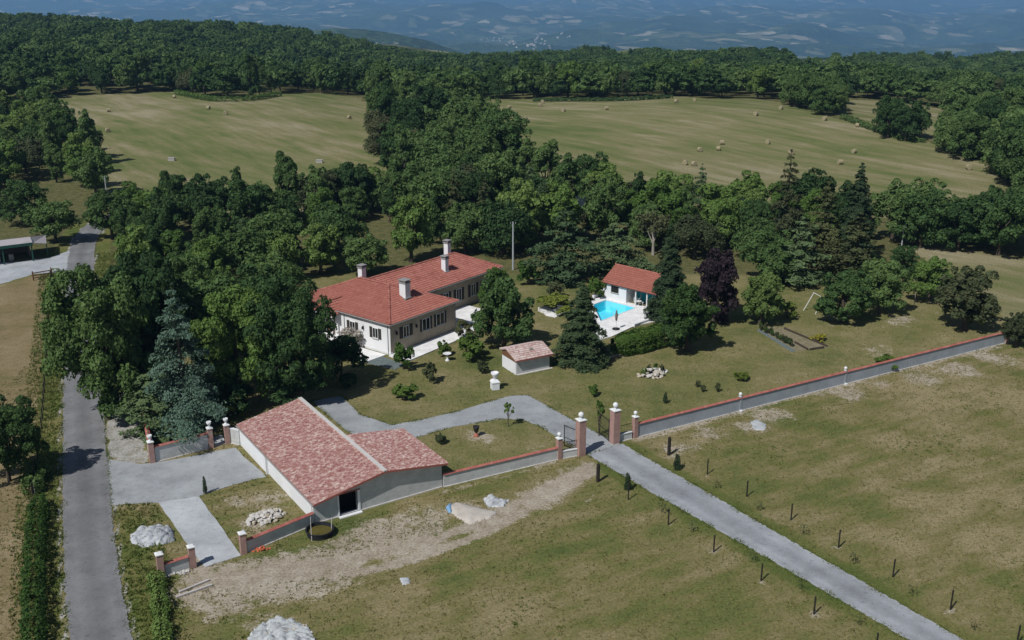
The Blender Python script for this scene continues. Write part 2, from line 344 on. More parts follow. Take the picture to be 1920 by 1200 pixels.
def paving_mat():
    M = Mat('pale_paving', .85); b = M.n('ShaderNodeTexBrick'); b.offset = .5; b.inputs['Scale'].default_value = 1
    b.inputs['Brick Width'].default_value = .8; b.inputs['Row Height'].default_value = .5; b.inputs['Mortar Size'].default_value = .014
    b.inputs['Color1'].default_value = (.76, .76, .75, 1); b.inputs['Color2'].default_value = (.82, .81, .80, 1); b.inputs['Mortar'].default_value = (.56, .55, .53, 1); M.l(M.coord(True), b.inputs['Vector'])
    return M.color(M.mix(1.0, b.outputs[0], M.ramp(M.noise(.9, 5, .7), [(.3, (.80, .80, .80)), (.65, (1.08, 1.08, 1.08))]), 'MULTIPLY'))
MT = dict(
    ground=ground_mat(),
    asphalt=asphalt_mat('asphalt', (.165, .166, .170), True), drive=asphalt_mat('drive', (.28, .295, .305)), concrete=asphalt_mat('concrete', (.40, .42, .435)),
    chip=asphalt_mat('chippings', (.265, .277, .293), True), pad=asphalt_mat('pad', (.30, .315, .325)), yard=asphalt_mat('yard', (.35, .37, .39)),
    white=simple('white_render', (.72, .73, .74), .08, .6, .9, .01), whitep=simple('white_paint', (.66, .67, .67), .05, 2),
    cream=simple('stone_beige', (.34, .29, .22), .22, .7, .9, .02, 9), wallgrey=brick_mat('grey_blockwork', (.44, .45, .44), (.53, .54, .53), (.40, .41, .40), .50, .20, .012, 1.2), wallsmooth=simple('smooth_grey_render', (.30, .33, .36), .20, .6, .9, .01, 5),
    terrace=paving_mat(), stone=simple('pale_stone', (.50, .48, .45), .25, 2.2, .9, .03, 12), stone2=simple('warm_stone', (.42, .37, .29), .25, 2.2, .9, .03, 12),
    coping=tile_mat('coping_tile', [(.30, .095, .075), (.37, .125, .10), (.43, .17, .135)]),
    barntile=tile_mat('mottled_tile', [(.23, .098, .084), (.31, .145, .128), (.40, .225, .20), (.52, .38, .335), (.64, .555, .50)], .55, 4.2),
    housetile=tile_mat('terracotta_tile', [(.24, .085, .064), (.325, .116, .088), (.375, .146, .113), (.43, .19, .15)]),
    poolt=tile_mat('orange_tile', [(.28, .100, .074), (.35, .130, .096), (.41, .165, .122)]),
    shedtile=tile_mat('faded_tile', [(.34, .19, .17), (.44, .31, .28), (.54, .43, .40), (.60, .52, .49)]),
    ridge=simple('ridge_mortar', (.52, .50, .48), .15, 2), brick=brick_mat('pink_brick', (.31, .165, .140), (.38, .235, .20), (.42, .36, .325)),
    dark=simple('interior_shade', (.012, .011, .010), .2), shutter=simple('dark_shutter', (.040, .036, .030), .2), wood=simple('timber', (.17, .085, .045), .3, 4, .8, .01, 30), oldwood=simple('weathered_timber', (.16, .14, .12), .3, 4),  # first entry: near-black colour standing in for the shade inside the barn
    blackpost=simple('tarred_timber', (.022, .019, .017), .3, 6), iron=simple('black_iron', (.02, .02, .02), .2, 8, .5), pale_timber=simple('pale_timber', (.42, .36, .29), .2, 3), beam=simple('grey_beam', (.45, .42, .40), .2, 3),
    gutter=simple('zinc', (.28, .27, .26), .15, 4, .5), pole=simple('concrete_pole', (.36, .38, .40), .12, 2), green=simple('green_paint', (.02, .075, .055), .2, 3), redp=simple('dull_red', (.22, .045, .045), .2, 3),
    sheet=simple('fibre_cement', (.36, .34, .35), .18, .8), tarpw=simple('white_tarpaulin', (.42, .44, .46), .15, 1.5, .5, .02, 5), tarpb=simple('blue_tarpaulin', (.20, .36, .56), .1, 2, .5), tarpg=simple('grey_tarpaulin', (.30, .32, .34), .25, 1.5, .5, .03, 5),
    sand=simple('sand_heap', (.46, .42, .37), .15, 1.2, 1, .05, 7), lime=simple('lime_rubble', (.40, .42, .43), .25, 2.0, 1, .08, 6), rubber=simple('black_rubber', (.018, .020, .023), .2, 3, .6), muck=simple('murky_water', (.10, .085, .022), .2, 2, .25),
    straw=simple('straw', (.29, .25, .155), .3, 5, 1, .05, 16), strawpale=simple('wrapped_bale', (.36, .35, .33), .1, 3), soil=simple('bed_soil', (.20, .175, .11), .3, 1.5, 1, .05, 9), edging=simple('edging_board', (.06, .048, .035), .3, 4),
    bark=simple('bark', (.075, .060, .045), .35, 3, .95, .03, 20), barkpale=simple('pale_bark', (.26, .24, .21), .25, 4, .9), terracotta=simple('terracotta_pot', (.36, .13, .08), .15, 4), orange=simple('orange_block', (.48, .13, .06), .2, 4),
    teal=simple('teal_panel', (.02, .30, .36), .1, 1), slate=simple('slate_bed', (.13, .16, .16), .25, 2, .9, .03, 9), steel=simple('bright_steel', (.55, .56, .58), .1, 4, .3),
    oak=leaf_mat('oak_leaf', [(0.018, 0.040, 0.014), (0.039, 0.081, 0.024), (0.071, 0.125, 0.035), (0.106, 0.167, 0.050)]),
    oaklight=leaf_mat('light_leaf', [(0.043, 0.085, 0.018), (0.075, 0.137, 0.027), (0.108, 0.178, 0.040), (0.145, 0.209, 0.055)]),
    laurel=leaf_mat('laurel_leaf', [(.020, .048, .010), (.042, .090, .016), (.068, .128, .022), (.10, .155, .03)], .2),
    roundl=leaf_mat('round_tree_leaf', [(0.023, 0.050, 0.015), (0.048, 0.095, 0.022), (0.079, 0.133, 0.033), (0.113, 0.166, 0.045)]), vergeg=leaf_mat('verge_blade', [(.060, .105, .022), (.095, .140, .030), (.140, .165, .045), (.20, .185, .075)], .3, .0),
    limel=leaf_mat('lime_leaf', [(.06, .09, .015), (.10, .14, .022), (.15, .18, .030)]),
    olive=leaf_mat('olive_leaf', [(0.036, 0.050, 0.024), (0.062, 0.079, 0.034), (0.102, 0.110, 0.050)]),
    copper=leaf_mat('copper_leaf', [(.010, .008, .011), (.020, .013, .018), (.034, .022, .028)], .15),
    bluec=leaf_mat('blue_needle', [(0.048, 0.092, 0.062), (0.087, 0.148, 0.105), (0.132, 0.201, 0.145), (0.182, 0.251, 0.188)], .12),
    spruce=leaf_mat('spruce_needle', [(0.017, 0.034, 0.017), (0.034, 0.060, 0.026), (0.058, 0.089, 0.036)], .12),
    cedar=leaf_mat('cedar_needle', [(0.034, 0.064, 0.028), (0.064, 0.109, 0.045), (0.104, 0.151, 0.062)], .12),
    larch=leaf_mat('brownish_needle', [(0.039, 0.048, 0.021), (0.067, 0.081, 0.030), (0.101, 0.113, 0.041)], .15),
    grassb=leaf_mat('grass_blade', [(.105, .140, .034), (.155, .165, .050), (.210, .190, .075), (.27, .23, .11)], .3, .0),
    blossom=leaf_mat('pale_blossom', [(.25, .22, .20), (.42, .38, .36), (.55, .50, .48)], .2), pinkf=leaf_mat('pink_blossom', [(.20, .06, .08), (.38, .14, .17), (.5, .25, .27)], .2), yellowf=leaf_mat('yellow_blossom', [(.14, .15, .02), (.24, .22, .025), (.32, .28, .04)], .2),
)
def water_mat():
    M = Mat('pool_water', .03); t = M.t
    tr = M.n('ShaderNodeBsdfTransparent'); tr.inputs[0].default_value = (.72, .95, 1, 1)
    gl = M.n('ShaderNodeBsdfGlossy'); gl.inputs['Roughness'].default_value = .04
    fr = M.n('ShaderNodeFresnel'); fr.inputs[0].default_value = 1.33
    bp = M.n('ShaderNodeBump'); bp.inputs['Distance'].default_value = .03; bp.inputs['Strength'].default_value = .3
    M.l(M.noise(2.2, 3), bp.inputs['Height']); M.l(bp.outputs[0], gl.inputs['Normal']); M.l(bp.outputs[0], fr.inputs['Normal'])
    mx = M.n('ShaderNodeMixShader'); M.l(fr.outputs[0], mx.inputs[0]); M.l(tr.outputs[0], mx.inputs[1]); M.l(gl.outputs[0], mx.inputs[2])
    M.l(mx.outputs[0], M.out.inputs[0]); return M.m
MT['water'] = water_mat()
MT['poolliner'] = simple('pool_liner', (.22, .82, .96), .08, .6)
def glass_mat():
    M = Mat('window_glass', .08); M.color((.015, .018, .02)); M.b.inputs['Specular IOR Level'].default_value = .6; return M.m
MT['glass'] = glass_mat()

# ---------------------------------------------------------------- ground plan
def jag(poly, amp=.12, step=1.2, seed=1):
    r = random.Random(seed); out = []; n = len(poly)
    for i in range(n):
        a = np.asarray(poly[i]); b = np.asarray(poly[(i + 1) % n]); L = np.linalg.norm(b - a); k = max(1, int(L / step))
        nn = np.array([-(b - a)[1], (b - a)[0]]) / (L + 1e-9)
        for j in range(k): out.append(a + (b - a) * j / k + nn * r.uniform(-amp, amp))
    return out
lane_c = smooth_line(PP([(200, 1260), (187, 1180), (175, 1100), (166, 1000), (161, 900), (157, 800), (154, 720), (151, 600), (150, 520), (154, 470), (164, 442), (186, 420), (225, 402), (280, 390)]), 10)
LANE_W = 2.05
drive_p = PP([(1100, 852), (1168, 833), (1400, 967), (1600, 1082), (1815, 1205), (2060, 1345), (1960, 1352), (1712, 1205), (1400, 1025), (1250, 940)])
inner_p = PP([(585, 752), (640, 742), (676, 778), (735, 797), (800, 785), (860, 771), (920, 752), (958, 742), (990, 741), (1045, 772), (1105, 805), (1166, 834), (1100, 853), (1050, 822), (1010, 798), (975, 786), (930, 787), (850, 800), (775, 822), (715, 850), (640, 800)])
pad_p = PP([(197, 915), (199, 862), (262, 870), (290, 868), (440, 840), (499, 894), (440, 908), (372, 931), (300, 942), (240, 945), (207, 948)])
strip_p = PP([(297, 943), (372, 931), (412, 985), (452, 1042), (384, 1064), (345, 1012)])
yard_p = PP([(-60, 545), (-60, 496), (40, 490), (95, 482), (136, 468), (132, 520), (112, 512), (62, 514), (5, 532)])
terr_p = PP([(1106, 566), (1122, 559), (1133, 557), (1176, 568), (1216, 577), (1222, 596), (1228, 604), (1190, 612), (1148, 632), (1120, 640), (1100, 620), (1098, 590)])
patio_p = PP([(760, 668), (735, 676), (748, 660), (800, 640), (852, 618), (872, 588), (905, 556), (930, 562), (912, 590), (925, 597), (880, 618), (820, 642)])
lawn_p = PP([(300, 830), (446, 830), (560, 740), (720, 880), (835, 905), (1050, 852), (1160, 830), (1885, 640), (1860, 590), (1700, 500), (1500, 470), (1200, 460), (900, 470), (700, 480), (600, 520), (400, 640), (260, 760)])
hayL_p = PP([(60, 186), (120, 180), (250, 176), (330, 172), (400, 186), (470, 186), (520, 176), (600, 175), (680, 184), (700, 250), (735, 345), (720, 400), (600, 400), (400, 400), (260, 395), (200, 375), (190, 300), (150, 250)])
hayR_p = PP([(850, 184), (1000, 187), (1150, 187), (1280, 181), (1330, 186), (1420, 186), (1465, 193), (1530, 212), (1600, 232), (1660, 250), (1735, 264), (1805, 290), (1858, 314), (1890, 345), (1855, 390), (1640, 410), (1400, 400), (1150, 395), (1040, 360), (960, 300), (920, 240)])
hay2_p = PP([(1570, 186), (1640, 188), (1700, 196), (1775, 206), (1750, 262), (1690, 252), (1610, 226)])
hay3_p = PP([(1690, 462), (1760, 455), (1860, 470), (1960, 497), (1960, 640), (1900, 620), (1860, 570), (1760, 500)])
clear_ps = [PP(q) for q in ([(1470, 118), (1520, 117), (1590, 119), (1590, 128), (1540, 130), (1480, 137)], [(1135, 103), (1180, 101), (1185, 112), (1150, 118)], [(1055, 127), (1100, 127), (1100, 137), (1065, 134)], [(0, 82), (60, 84), (60, 90), (0, 90)], [(370, 146), (395, 143), (400, 150), (375, 152)])]
padL_p = PP([(-80, 1240), (-80, 545), (0, 538), (62, 518), (98, 516), (88, 620), (82, 760), (70, 900), (40, 980), (36, 1100), (30, 1240)])
hard = [drive_p, inner_p, pad_p, strip_p, yard_p, terr_p, patio_p]

# ---------------------------------------------------------------- terrain sheet
ys = [-30.0]
while ys[-1] < 42000:
    y = ys[-1]; ys.append(y + (2.0 if y < 50 else .62 if y < 128 else max(.9, .0085 * y) if y < 900 else .021 * y))
ys = np.array(ys); us = np.linspace(-1, 1, 361)
X = us[None, :] * (46 + .78 * np.maximum(ys, 0))[:, None]; Y = np.repeat(ys[:, None], len(us), 1)
Z = hh(X, Y); x, y = X.ravel(), Y.ravel()
A = {}
f32 = lambda b: b.astype('f')
A['lawn'] = f32(inpoly(x, y, lawn_p)); A['paddock'] = f32(inpoly(x, y, padL_p))
hay = inpoly(x, y, hayL_p) | inpoly(x, y, hayR_p) | inpoly(x, y, hay2_p) | inpoly(x, y, hay3_p)
for c in clear_ps: hay |= inpoly(x, y, c)
A['hay'] = f32(hay)
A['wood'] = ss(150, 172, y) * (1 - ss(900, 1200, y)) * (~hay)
A['far'] = ss(640, 900, y)
A['plain'] = ss(4000, 7500, y)
A['cliff'] = np.exp(-((x + 480) / 340) ** 2) * ss(3700, 3850, y) * (1 - ss(4150, 4300, y)) * 1.0
dl = dseg(x, y, [tuple(p) for p in lane_c])
dd = dseg(x, y, [tuple(p) for p in drive_p] + [tuple(drive_p[0])])
A['verge'] = np.maximum(.62 * np.clip(1.4 - dd / 2.2, 0, 1) * (x > 8), np.clip(1 - np.abs(dl - 3.4) / 2.4, 0, 1) * (1 - .75 * ((x > -40) & (y > 84) & (y < 118))))
bare = np.zeros_like(x)
def blob(px, py, r, k=1.0):
    c = P(px, py); bare[:] = np.maximum(bare, k * np.clip(1.25 - np.hypot(x - c[0], y - c[1]) / r, 0, 1))
def trk(pts, w_, k=1.0):
    q = smooth_line(PP(pts), 6); bare[:] = np.maximum(bare, k * np.clip(1.3 - dseg(x, y, [tuple(p) for p in q]) / w_, 0, 1))
trk([(405, 1078), (470, 1075), (560, 1062), (700, 1040), (850, 1000), (960, 950), (1060, 900), (1108, 872)], 1.0, .95)
trk([(420, 1090), (560, 1088), (700, 1068), (860, 1018), (960, 972), (1060, 915), (1110, 885)], .75, .95)
trk([(430, 1075), (480, 1066), (560, 1056), (640, 1036), (720, 1016), (800, 1000)], 3.2, .80)
trk([(380, 1075), (430, 1085), (520, 1082), (640, 1070)], 3.0, .82)
trk([(900, 985), (1000, 940), (1095, 882)], 2.4, .72)
trk([(640, 1030), (700, 990), (740, 1010)], 2.6, .72)
for q in ((380, 1110, 4.2, .74), (450, 1128, 4, .66), (490, 1100, 4, .74), (560, 1095, 3.5, .62), (520, 1060, 3, .7), (780, 985, 4, .6), (640, 1015, 2.6, .8), (700, 1000, 3.0, .75), (620, 1050, 2.6, .7), (400, 1085, 3.4, .85), (455, 1095, 2.6, .7), (350, 1120, 2.2, .6), (900, 968, 3.5, .62), (500, 1165, 3.4, .55), (420, 1140, 3.4, .55),
          (1330, 812, 2.8, .7), (1290, 838, 2.2, .62), (1262, 842, 2.0, .6), (1445, 778, 3.2, .75), (1400, 800, 2.4, .7), (1590, 738, 3.6, .78), (1540, 735, 3, .66), (1720, 705, 4.2, .72), (1800, 690, 4.2, .72), (1850, 670, 4, .66), (1650, 716, 3.6, .6),
          (1690, 600, 4, .5), (1560, 600, 4, .45), (1790, 590, 4, .5), (1650, 660, 4, .42), (1010, 782, 2, .5), (900, 815, 2.6, .5), (780, 850, 2.2, .5), (1000, 860, 3, .4), (930, 890, 3, .4), (520, 930, 3.5, .45), (430, 940, 2.5, .5), (480, 980, 2.2, .5)): blob(*q)
trk([(1195, 824), (1383, 772), (1600, 716), (1885, 647)], .9, .75)
trk([(835, 922), (960, 890), (1045, 864)], .6, .6)
for q in ((1110, 930), (1100, 940), (1253, 985), (1338, 1035), (1428, 1090), (1526, 1152), (1326, 892), (1400, 933), (1483, 976), (1572, 1028), (1675, 1083), (1783, 1145), (1254, 855)): blob(q[0], q[1], .55, .8)
gr = np.clip(1.2 - np.abs(dl - 2.3) / .5, 0, 1) * .62
gp = PP([(190, 715), (215, 722), (262, 755), (282, 866), (255, 872), (200, 858)])
gr = np.maximum(gr, .62 * inpoly(x, y, gp))
A['bare'] = bare; A['gravel'] = gr
nr, nc = len(ys), len(us)
idx = np.arange(nr * nc).reshape(nr, nc)
F = np.stack([idx[:-1, :-1], idx[:-1, 1:], idx[1:, 1:], idx[1:, :-1]], -1).reshape(-1, 4)
pcx = [G(*q) for q in ((1112, 573), (1136, 564), (1193, 578.5), (1126, 604))]; pcm = np.mean(pcx, 0)
Z = Z.ravel().copy(); Z[inpoly(x, y, [pcm + (q - pcm) * 1.16 for q in pcx])] -= 4.5   # the pit the pool is set into
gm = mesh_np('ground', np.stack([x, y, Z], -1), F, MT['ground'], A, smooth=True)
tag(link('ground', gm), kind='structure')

def sheet(name, poly, mat, z, seed=1, amp=.10):
    q = jag(poly, amp, 1.0, seed); m = MB(); m.poly(q, -.25, z)
    return tag(m.build(name, MT[mat]), kind='structure')
# the lane, laid on the terrain
def ribbon(name, line, half, mat, dz, kind='structure', jit=.0):
    V = []; r = random.Random(4); U = []
    halfs = half if hasattr(half, '__len__') else [half] * len(line)
    for i, p in enumerate(line):
        t = np.asarray(line[min(i + 1, len(line) - 1)]) - np.asarray(line[max(i - 1, 0)]); t = t / np.linalg.norm(t); n = np.array([t[1], -t[0]])
        half = halfs[i]
        for s in (-half, -half * .5, 0, half * .5, half):
            q = p + n * (s + (r.uniform(-jit, jit) if abs(s) == half else 0)); U.append(s / half * .5 + .5)
            V.append((q[0], q[1], float(hh(*q)) + dz + (.03 if s == 0 else 0)))
    n = len(line); F = np.array([[i * 5 + k, i * 5 + k + 1, i * 5 + 6 + k, i * 5 + 5 + k] for i in range(n - 1) for k in range(4)])
    return tag(link(name, mesh_np(name, np.array(V), F, MT[mat], {'across': U})), kind=kind)
lane_fine = smooth_line(lane_c, 3)
ribbon('road', lane_fine, LANE_W, 'asphalt', .05, jit=.10)
# slightly darker crown of the lane and paler wheel paths come from patches laid on it
eL, eR = PP([(1100, 852), (1250, 940), (1400, 1025), (1712, 1205), (1960, 1352)]), PP([(1168, 833), (1270, 892), (1420, 978), (1815, 1205), (2060, 1345)])
dc = np.array(smooth_line([(a + b) / 2 for a, b in zip(eL, eR)], 40))
dn = (eL[3] - eL[0]) / np.linalg.norm(eL[3] - eL[0]); dn = np.array([-dn[1], dn[0]])
dh = np.interp(np.linspace(0, 4, len(dc)), range(5), [abs((a - b) @ dn) / 2 for a, b in zip(eL, eR)])
ribbon('path', dc, list(dh), 'chip', .030, jit=.09)
sheet('driveway', inner_p, 'drive', .024, 3, .05)
sheet('pavement', pad_p, 'pad', .030, 4, .10)
sheet('pavement', strip_p, 'concrete', .040, 5, .04)
sheet('pavement', yard_p, 'yard', .022, 6, .15)

# ---------------------------------------------------------------- roofs of half round tiles
def tiles(mb, o, u, v, poly, w_=.24, l_=.40, seed=0, rise_=.075, tone=None):
    """half-round tiles on the plane o + u*a + v*b (u along the eave, v up the slope) inside poly (a,b)"""
    r = random.Random(seed); o, u, v = Vector(o), Vector(u).normalized(), Vector(v).normalized(); n = u.cross(v)
    if n.z < 0: n = -n
    pa = np.array(poly); a0, b0 = pa.min(0); a1, b1 = pa.max(0)
    na, nb = int((a1 - a0) / w_) + 1, int((b1 - b0) / l_) + 1
    aa, bb = np.meshgrid(a0 + (np.arange(na) + .5) * w_, b0 + (np.arange(nb) + .5) * l_)
    ins = inpoly(aa, bb, poly)
    for j in range(nb):
        for i in range(na):
            if not ins[j, i]: continue
            a, b = aa[j, i], bb[j, i]; jt = r.uniform(-.012, .012); vs = []
            for (q, wd, lift) in ((b - l_ * .55, w_ * .54, .058), (b + l_ * .5, w_ * .44, .008)):
                for s, hgt in ((-1, 0), (-.45, .85), (.45, .85), (1, 0)):
                    vs.append(o + u * (a + s * wd + jt) + v * q + n * (lift + hgt * rise_))
            t = tone(a, b, r) if tone else r.random()
            mb.add(vs, [(0, 1, 5, 4), (1, 2, 6, 5), (2, 3, 7, 6), (0, 3, 2, 1)], t)
def slope(mb, pts):
    mb.add(pts, [tuple(range(len(pts)))])
def roof_plane(name, parent, pts3, mat, seed, w_=.24, l_=.40, tone=None, under=None):
    """pts3: polygon in 3-D; the first two points are the eave"""
    p = [Vector(q) for q in pts3]; u = (p[1] - p[0]).normalized(); nrm = u.cross(p[2] - p[0]).normalized(); v = nrm.cross(u)
    if v.z < 0: v = -v
    pl = [((q - p[0]).dot(u), (q - p[0]).dot(v)) for q in p]
    if nrm.z < 0: nrm = -nrm
    base = MB(); low = [q - nrm * .10 for q in p]; k = len(p)
    base.add([q - nrm * .005 for q in p] + low, [tuple(range(k)), tuple(range(k, 2 * k))] + [(i, (i + 1) % k, k + (i + 1) % k, k + i) for i in range(k)], .35)
    b = base.build(name, MT[under or mat], parent)
    t = MB(); tiles(t, p[0], u, v, pl, w_, l_, seed, tone=tone)
    o = t.build('roof_tiles', MT[mat], b, recalc=False); o['kind'] = 'stuff'
    return b
def ridge_line(parent, a, b, mat, rad=.15, step=.42, seed=0, name='ridge_tiles'):
    a, b = Vector(a), Vector(b); L = (b - a).length; d = (b - a) / L; s = d.cross(Vector((0, 0, 1))).normalized(); up = s.cross(d)
    m = MB(); r = random.Random(seed); n = max(1, int(L / step))
    for i in range(n):
        vs = []
        for (t, k, lift) in ((i * L / n - .02, 1.08, .03), ((i + 1) * L / n, .95, 0)):
            for q in range(6):
                an = math.pi * q / 5; vs.append(a + d * t + s * (math.cos(an) * rad * k) + up * (math.sin(an) * rad * .9 * k + lift - .01))
        m.add(vs, [(q, q + 1, q + 7, q + 6) for q in range(5)] + [tuple(range(6))], r.random())
    o = m.build(name, MT[mat], parent, recalc=False); o['kind'] = 'stuff'; return o

def window(parent, o, d, n, s, z, mat='whitep', shutters=True, sw=.5, opening=True, bars=1):
    """window with frame, pane, sill and shutters on a wall plane; n points outwards"""
    m = MB(); w0, w1 = s; z0, z1 = z
    m.obox(o, d, n, (w0, w1), (z0, z0 + .07), (-.02, .06)); m.obox(o, d, n, (w0, w1), (z1 - .07, z1), (-.02, .06))
    m.obox(o, d, n, (w0, w0 + .07), (z0 + .07, z1 - .07), (-.02, .06)); m.obox(o, d, n, (w1 - .07, w1), (z0 + .07, z1 - .07), (-.02, .06))
    for b in range(bars):
        c = w0 + (w1 - w0) * (b + 1) / (bars + 1); m.obox(o, d, n, (c - .03, c + .03), (z0 + .07, z1 - .07), (-.02, .055))
    wn = m.build('window', MT[mat], parent)
    g = MB(); g.obox(o, d, n, (w0 + .05, w1 - .05), (z0 + .05, z1 - .05), (-.10, .025)); g.build('pane', MT['glass'], wn)
    sl = MB(); sl.obox(o, d, n, (w0 - .08, w1 + .08), (z0 - .07, z0 - .003), (-.02, .16)); sl.build('sill', MT['stone'], wn)
    if shutters:
        for (a, b) in ((w0 - sw - .04, w0 - .04), (w1 + .04, w1 + sw + .04)):
            k = MB(); k.obox(o, d, n, (a, b), (z0 - .02, z1 + .02), (.012, .05))
            for q in range(3): k.obox(o, d, n, (a + .04, b - .04), (z0 + .12 + q * (z1 - z0 - .3) / 2, z0 + .20 + q * (z1 - z0 - .3) / 2), (.05, .066))
            k.build('shutter', MT['shutter'], parent)
    return wn

# ---------------------------------------------------------------- the house
HC = G(731, 610, 4.2); HR = np.array([.6198, .7847])
house = empty('house', (HC[0], HC[1], 0), math.atan2(HR[1], HR[0]))
tag(house, 'long low house with terracotta hipped roofs, dark shutters and four chimneys', 'house')
ZE, ZR, I = 4.2, 6.72, .35
FL, FW = 18.4, 13.05                # front block: along y (l) and x (r)
def prism(name, mat, pts, z0, z1, par): 
    m = MB(); m.poly(pts, z0, z1); return m.build(name, MT[mat], par)
# walls: white long front, beige side and rear wing
prism('wall', 'white', [(I, I + .02), (I + .35, I + .02), (I + .35, FL - I), (I, FL - I)], -.3, ZE - .12, house)
prism('wall', 'cream', [(I + .002, I), (FW - I, I), (FW - I, I + .35), (I + .35, I + .35)], -.3, ZE - .125, house)
prism('wall', 'cream', [(FW - I - .35, I + .352), (FW - I, I + .352), (FW - I, 6.4), (FW - I - .35, 6.4)], -.3, ZE - .12, house)
prism('wall', 'white', [(I + .36, FL - I - .35), (FW - I, FL - I - .35), (FW - I, FL - I), (I + .36, FL - I)], -.3, ZE - .12, house)
WL0, WL1, WR1 = 6.0, 16.2, 30.0     # rear wing
prism('wall', 'cream', [(FW - I, WL0 + .4), (WR1 - I, WL0 + .4), (WR1 - I, WL0 + .75), (FW - I, WL0 + .75)], -.3, ZE - .13, house)
prism('wall', 'white', [(WR1 - I - .35, WL0 + .76), (WR1 - I, WL0 + .76), (WR1 - I, WL1 - I), (WR1 - I - .35, WL1 - I)], -.3, ZE - .13, house)
prism('wall', 'white', [(FW - I, WL1 - I - .35), (WR1 - I - .36, WL1 - I - .35), (WR1 - I - .36, WL1 - I), (FW - I, WL1 - I)], -.3, ZE - .13, house)
prism('plinth', 'white', [(I - .04, I - .04), (I + .3, I - .04), (I + .3, FL - I), (I - .04, FL - I)], -.3, .35, house)
# roofs
rh = FW / 2
A_, B_ = (rh, 6.5, ZR), (rh, FL - 6.5, ZR)
rowt = lambda b: math.sin(int(b / .4 + 100) * 12.9898) * 43758.5453 % 1 - .5
htone = lambda a, b, r: min(1, max(0, .5 + r.gauss(0, .15) + .15 * rowt(b)))
rtone = lambda a, b, r: min(1, max(0, .5 + r.gauss(0, .2) + .15 * rowt(b) - (.5 if r.random() < .012 else 0)))
roof_plane('roof', house, [(0, 0, ZE), (0, FL, ZE), B_, A_], 'housetile', 1, tone=htone)
roof_plane('roof', house, [(0, 0, ZE), (FW, 0, ZE), A_], 'housetile', 2, tone=htone)
roof_plane('roof', house, [(FW, 0, ZE), (FW, FL, ZE), B_, A_], 'housetile', 3, tone=htone)
roof_plane('roof', house, [(0, FL, ZE), (FW, FL, ZE), B_], 'housetile', 4, tone=htone)
wm = (WL0 + WL1) / 2; ZR2 = 6.55; wh = (WL1 - WL0) / 2; xs = rh + .4
roof_plane('roof', house, [(FW - 4.6, WL0, ZE + .03), (WR1, WL0, ZE + .03), (WR1 - wh, wm, ZR2), (xs, wm, ZR2)], 'housetile', 5, tone=rtone)
roof_plane('roof', house, [(WR1, WL0, ZE + .03), (WR1, WL1, ZE + .03), (WR1 - wh, wm, ZR2)], 'housetile', 6, tone=rtone)
roof_plane('roof', house, [(FW - 4.6, WL1, ZE + .03), (WR1, WL1, ZE + .03), (WR1 - wh, wm, ZR2), (xs, wm, ZR2)], 'housetile', 7, tone=rtone)
up = .07
for i, (a, b) in enumerate(((A_, B_), ((0, 0, ZE), A_), ((FW, 0, ZE), A_), ((0, FL, ZE), B_), ((FW, FL, ZE), B_), ((WR1 - wh, wm, ZR2), (xs, wm, ZR2)), ((WR1, WL0, ZE), (WR1 - wh, wm, ZR2)), ((WR1, WL1, ZE), (WR1 - wh, wm, ZR2)))):
    ridge_line(house, (a[0], a[1], a[2] + up), (b[0], b[1], b[2] + up), 'housetile', .14, seed=i)
# gutters
for (a, b) in (((-.07, -.1), (-.07, FL)), ((-.1, -.07), (FW + .1, -.07)), ((FW, WL0 - .07), (WR1, WL0 - .07))):
    m = MB(); m.tube([(a[0], a[1], ZE - .06), (b[0], b[1], ZE - .06)], [.075, .075], 6); m.build('gutter', MT['gutter'], house)
for (a, b) in ((I - .06, I + .4), (I - .06, 8.7), (FW - I + .02, I - .06)):
    m = MB(); m.tube([(a, b, ZE - .15), (a, b, .1)], [.05, .05], 6); m.build('downpipe', MT['gutter'], house)
# windows: long white front (x = I, facing -x)
o, d, n = (I, 0), (0, 1), (-1, 0)
for s in (3.0, 7.2): window(house, o, d, n, (s - .5, s + .5), (1.75, 3.15))
for s in (14.6,): window(house, o, d, n, (s - .5, s + .5), (1.75, 3.15))
o2, d2, n2 = (0, I), (1, 0), (0, -1)
window(house, o2, d2, n2, (2.65, 3.75), (1.75, 3.25), sw=.6); window(house, o2, d2, n2, (6.2, 7.7), (1.65, 3.3), bars=1, sw=.35); window(house, o2, d2, n2, (8.9, 10.5), (1.65, 3.3), sw=.35)
o3, d3, n3 = (0, WL0 + .4), (1, 0), (0, -1)
for s in (15.3, 17.6, 20.4, 23.6, 26.4): window(house, o3, d3, n3, (s - .55, s + .55), (1.2, 3.0), sw=.55)
for (o_, d_, n_, s) in ((o, d, n, 5.15), (o2, d2, n2, 1.35), (o2, d2, n2, 5.0)):
    m = MB(); m.obox(o_, d_, n_, (s - .05, s + .05), (2.9, 3.0), (0, .16)); m.obox(o_, d_, n_, (s - .1, s + .1), (2.55, 2.9), (.08, .28)); m.build('wall_lantern', MT['iron'], house)
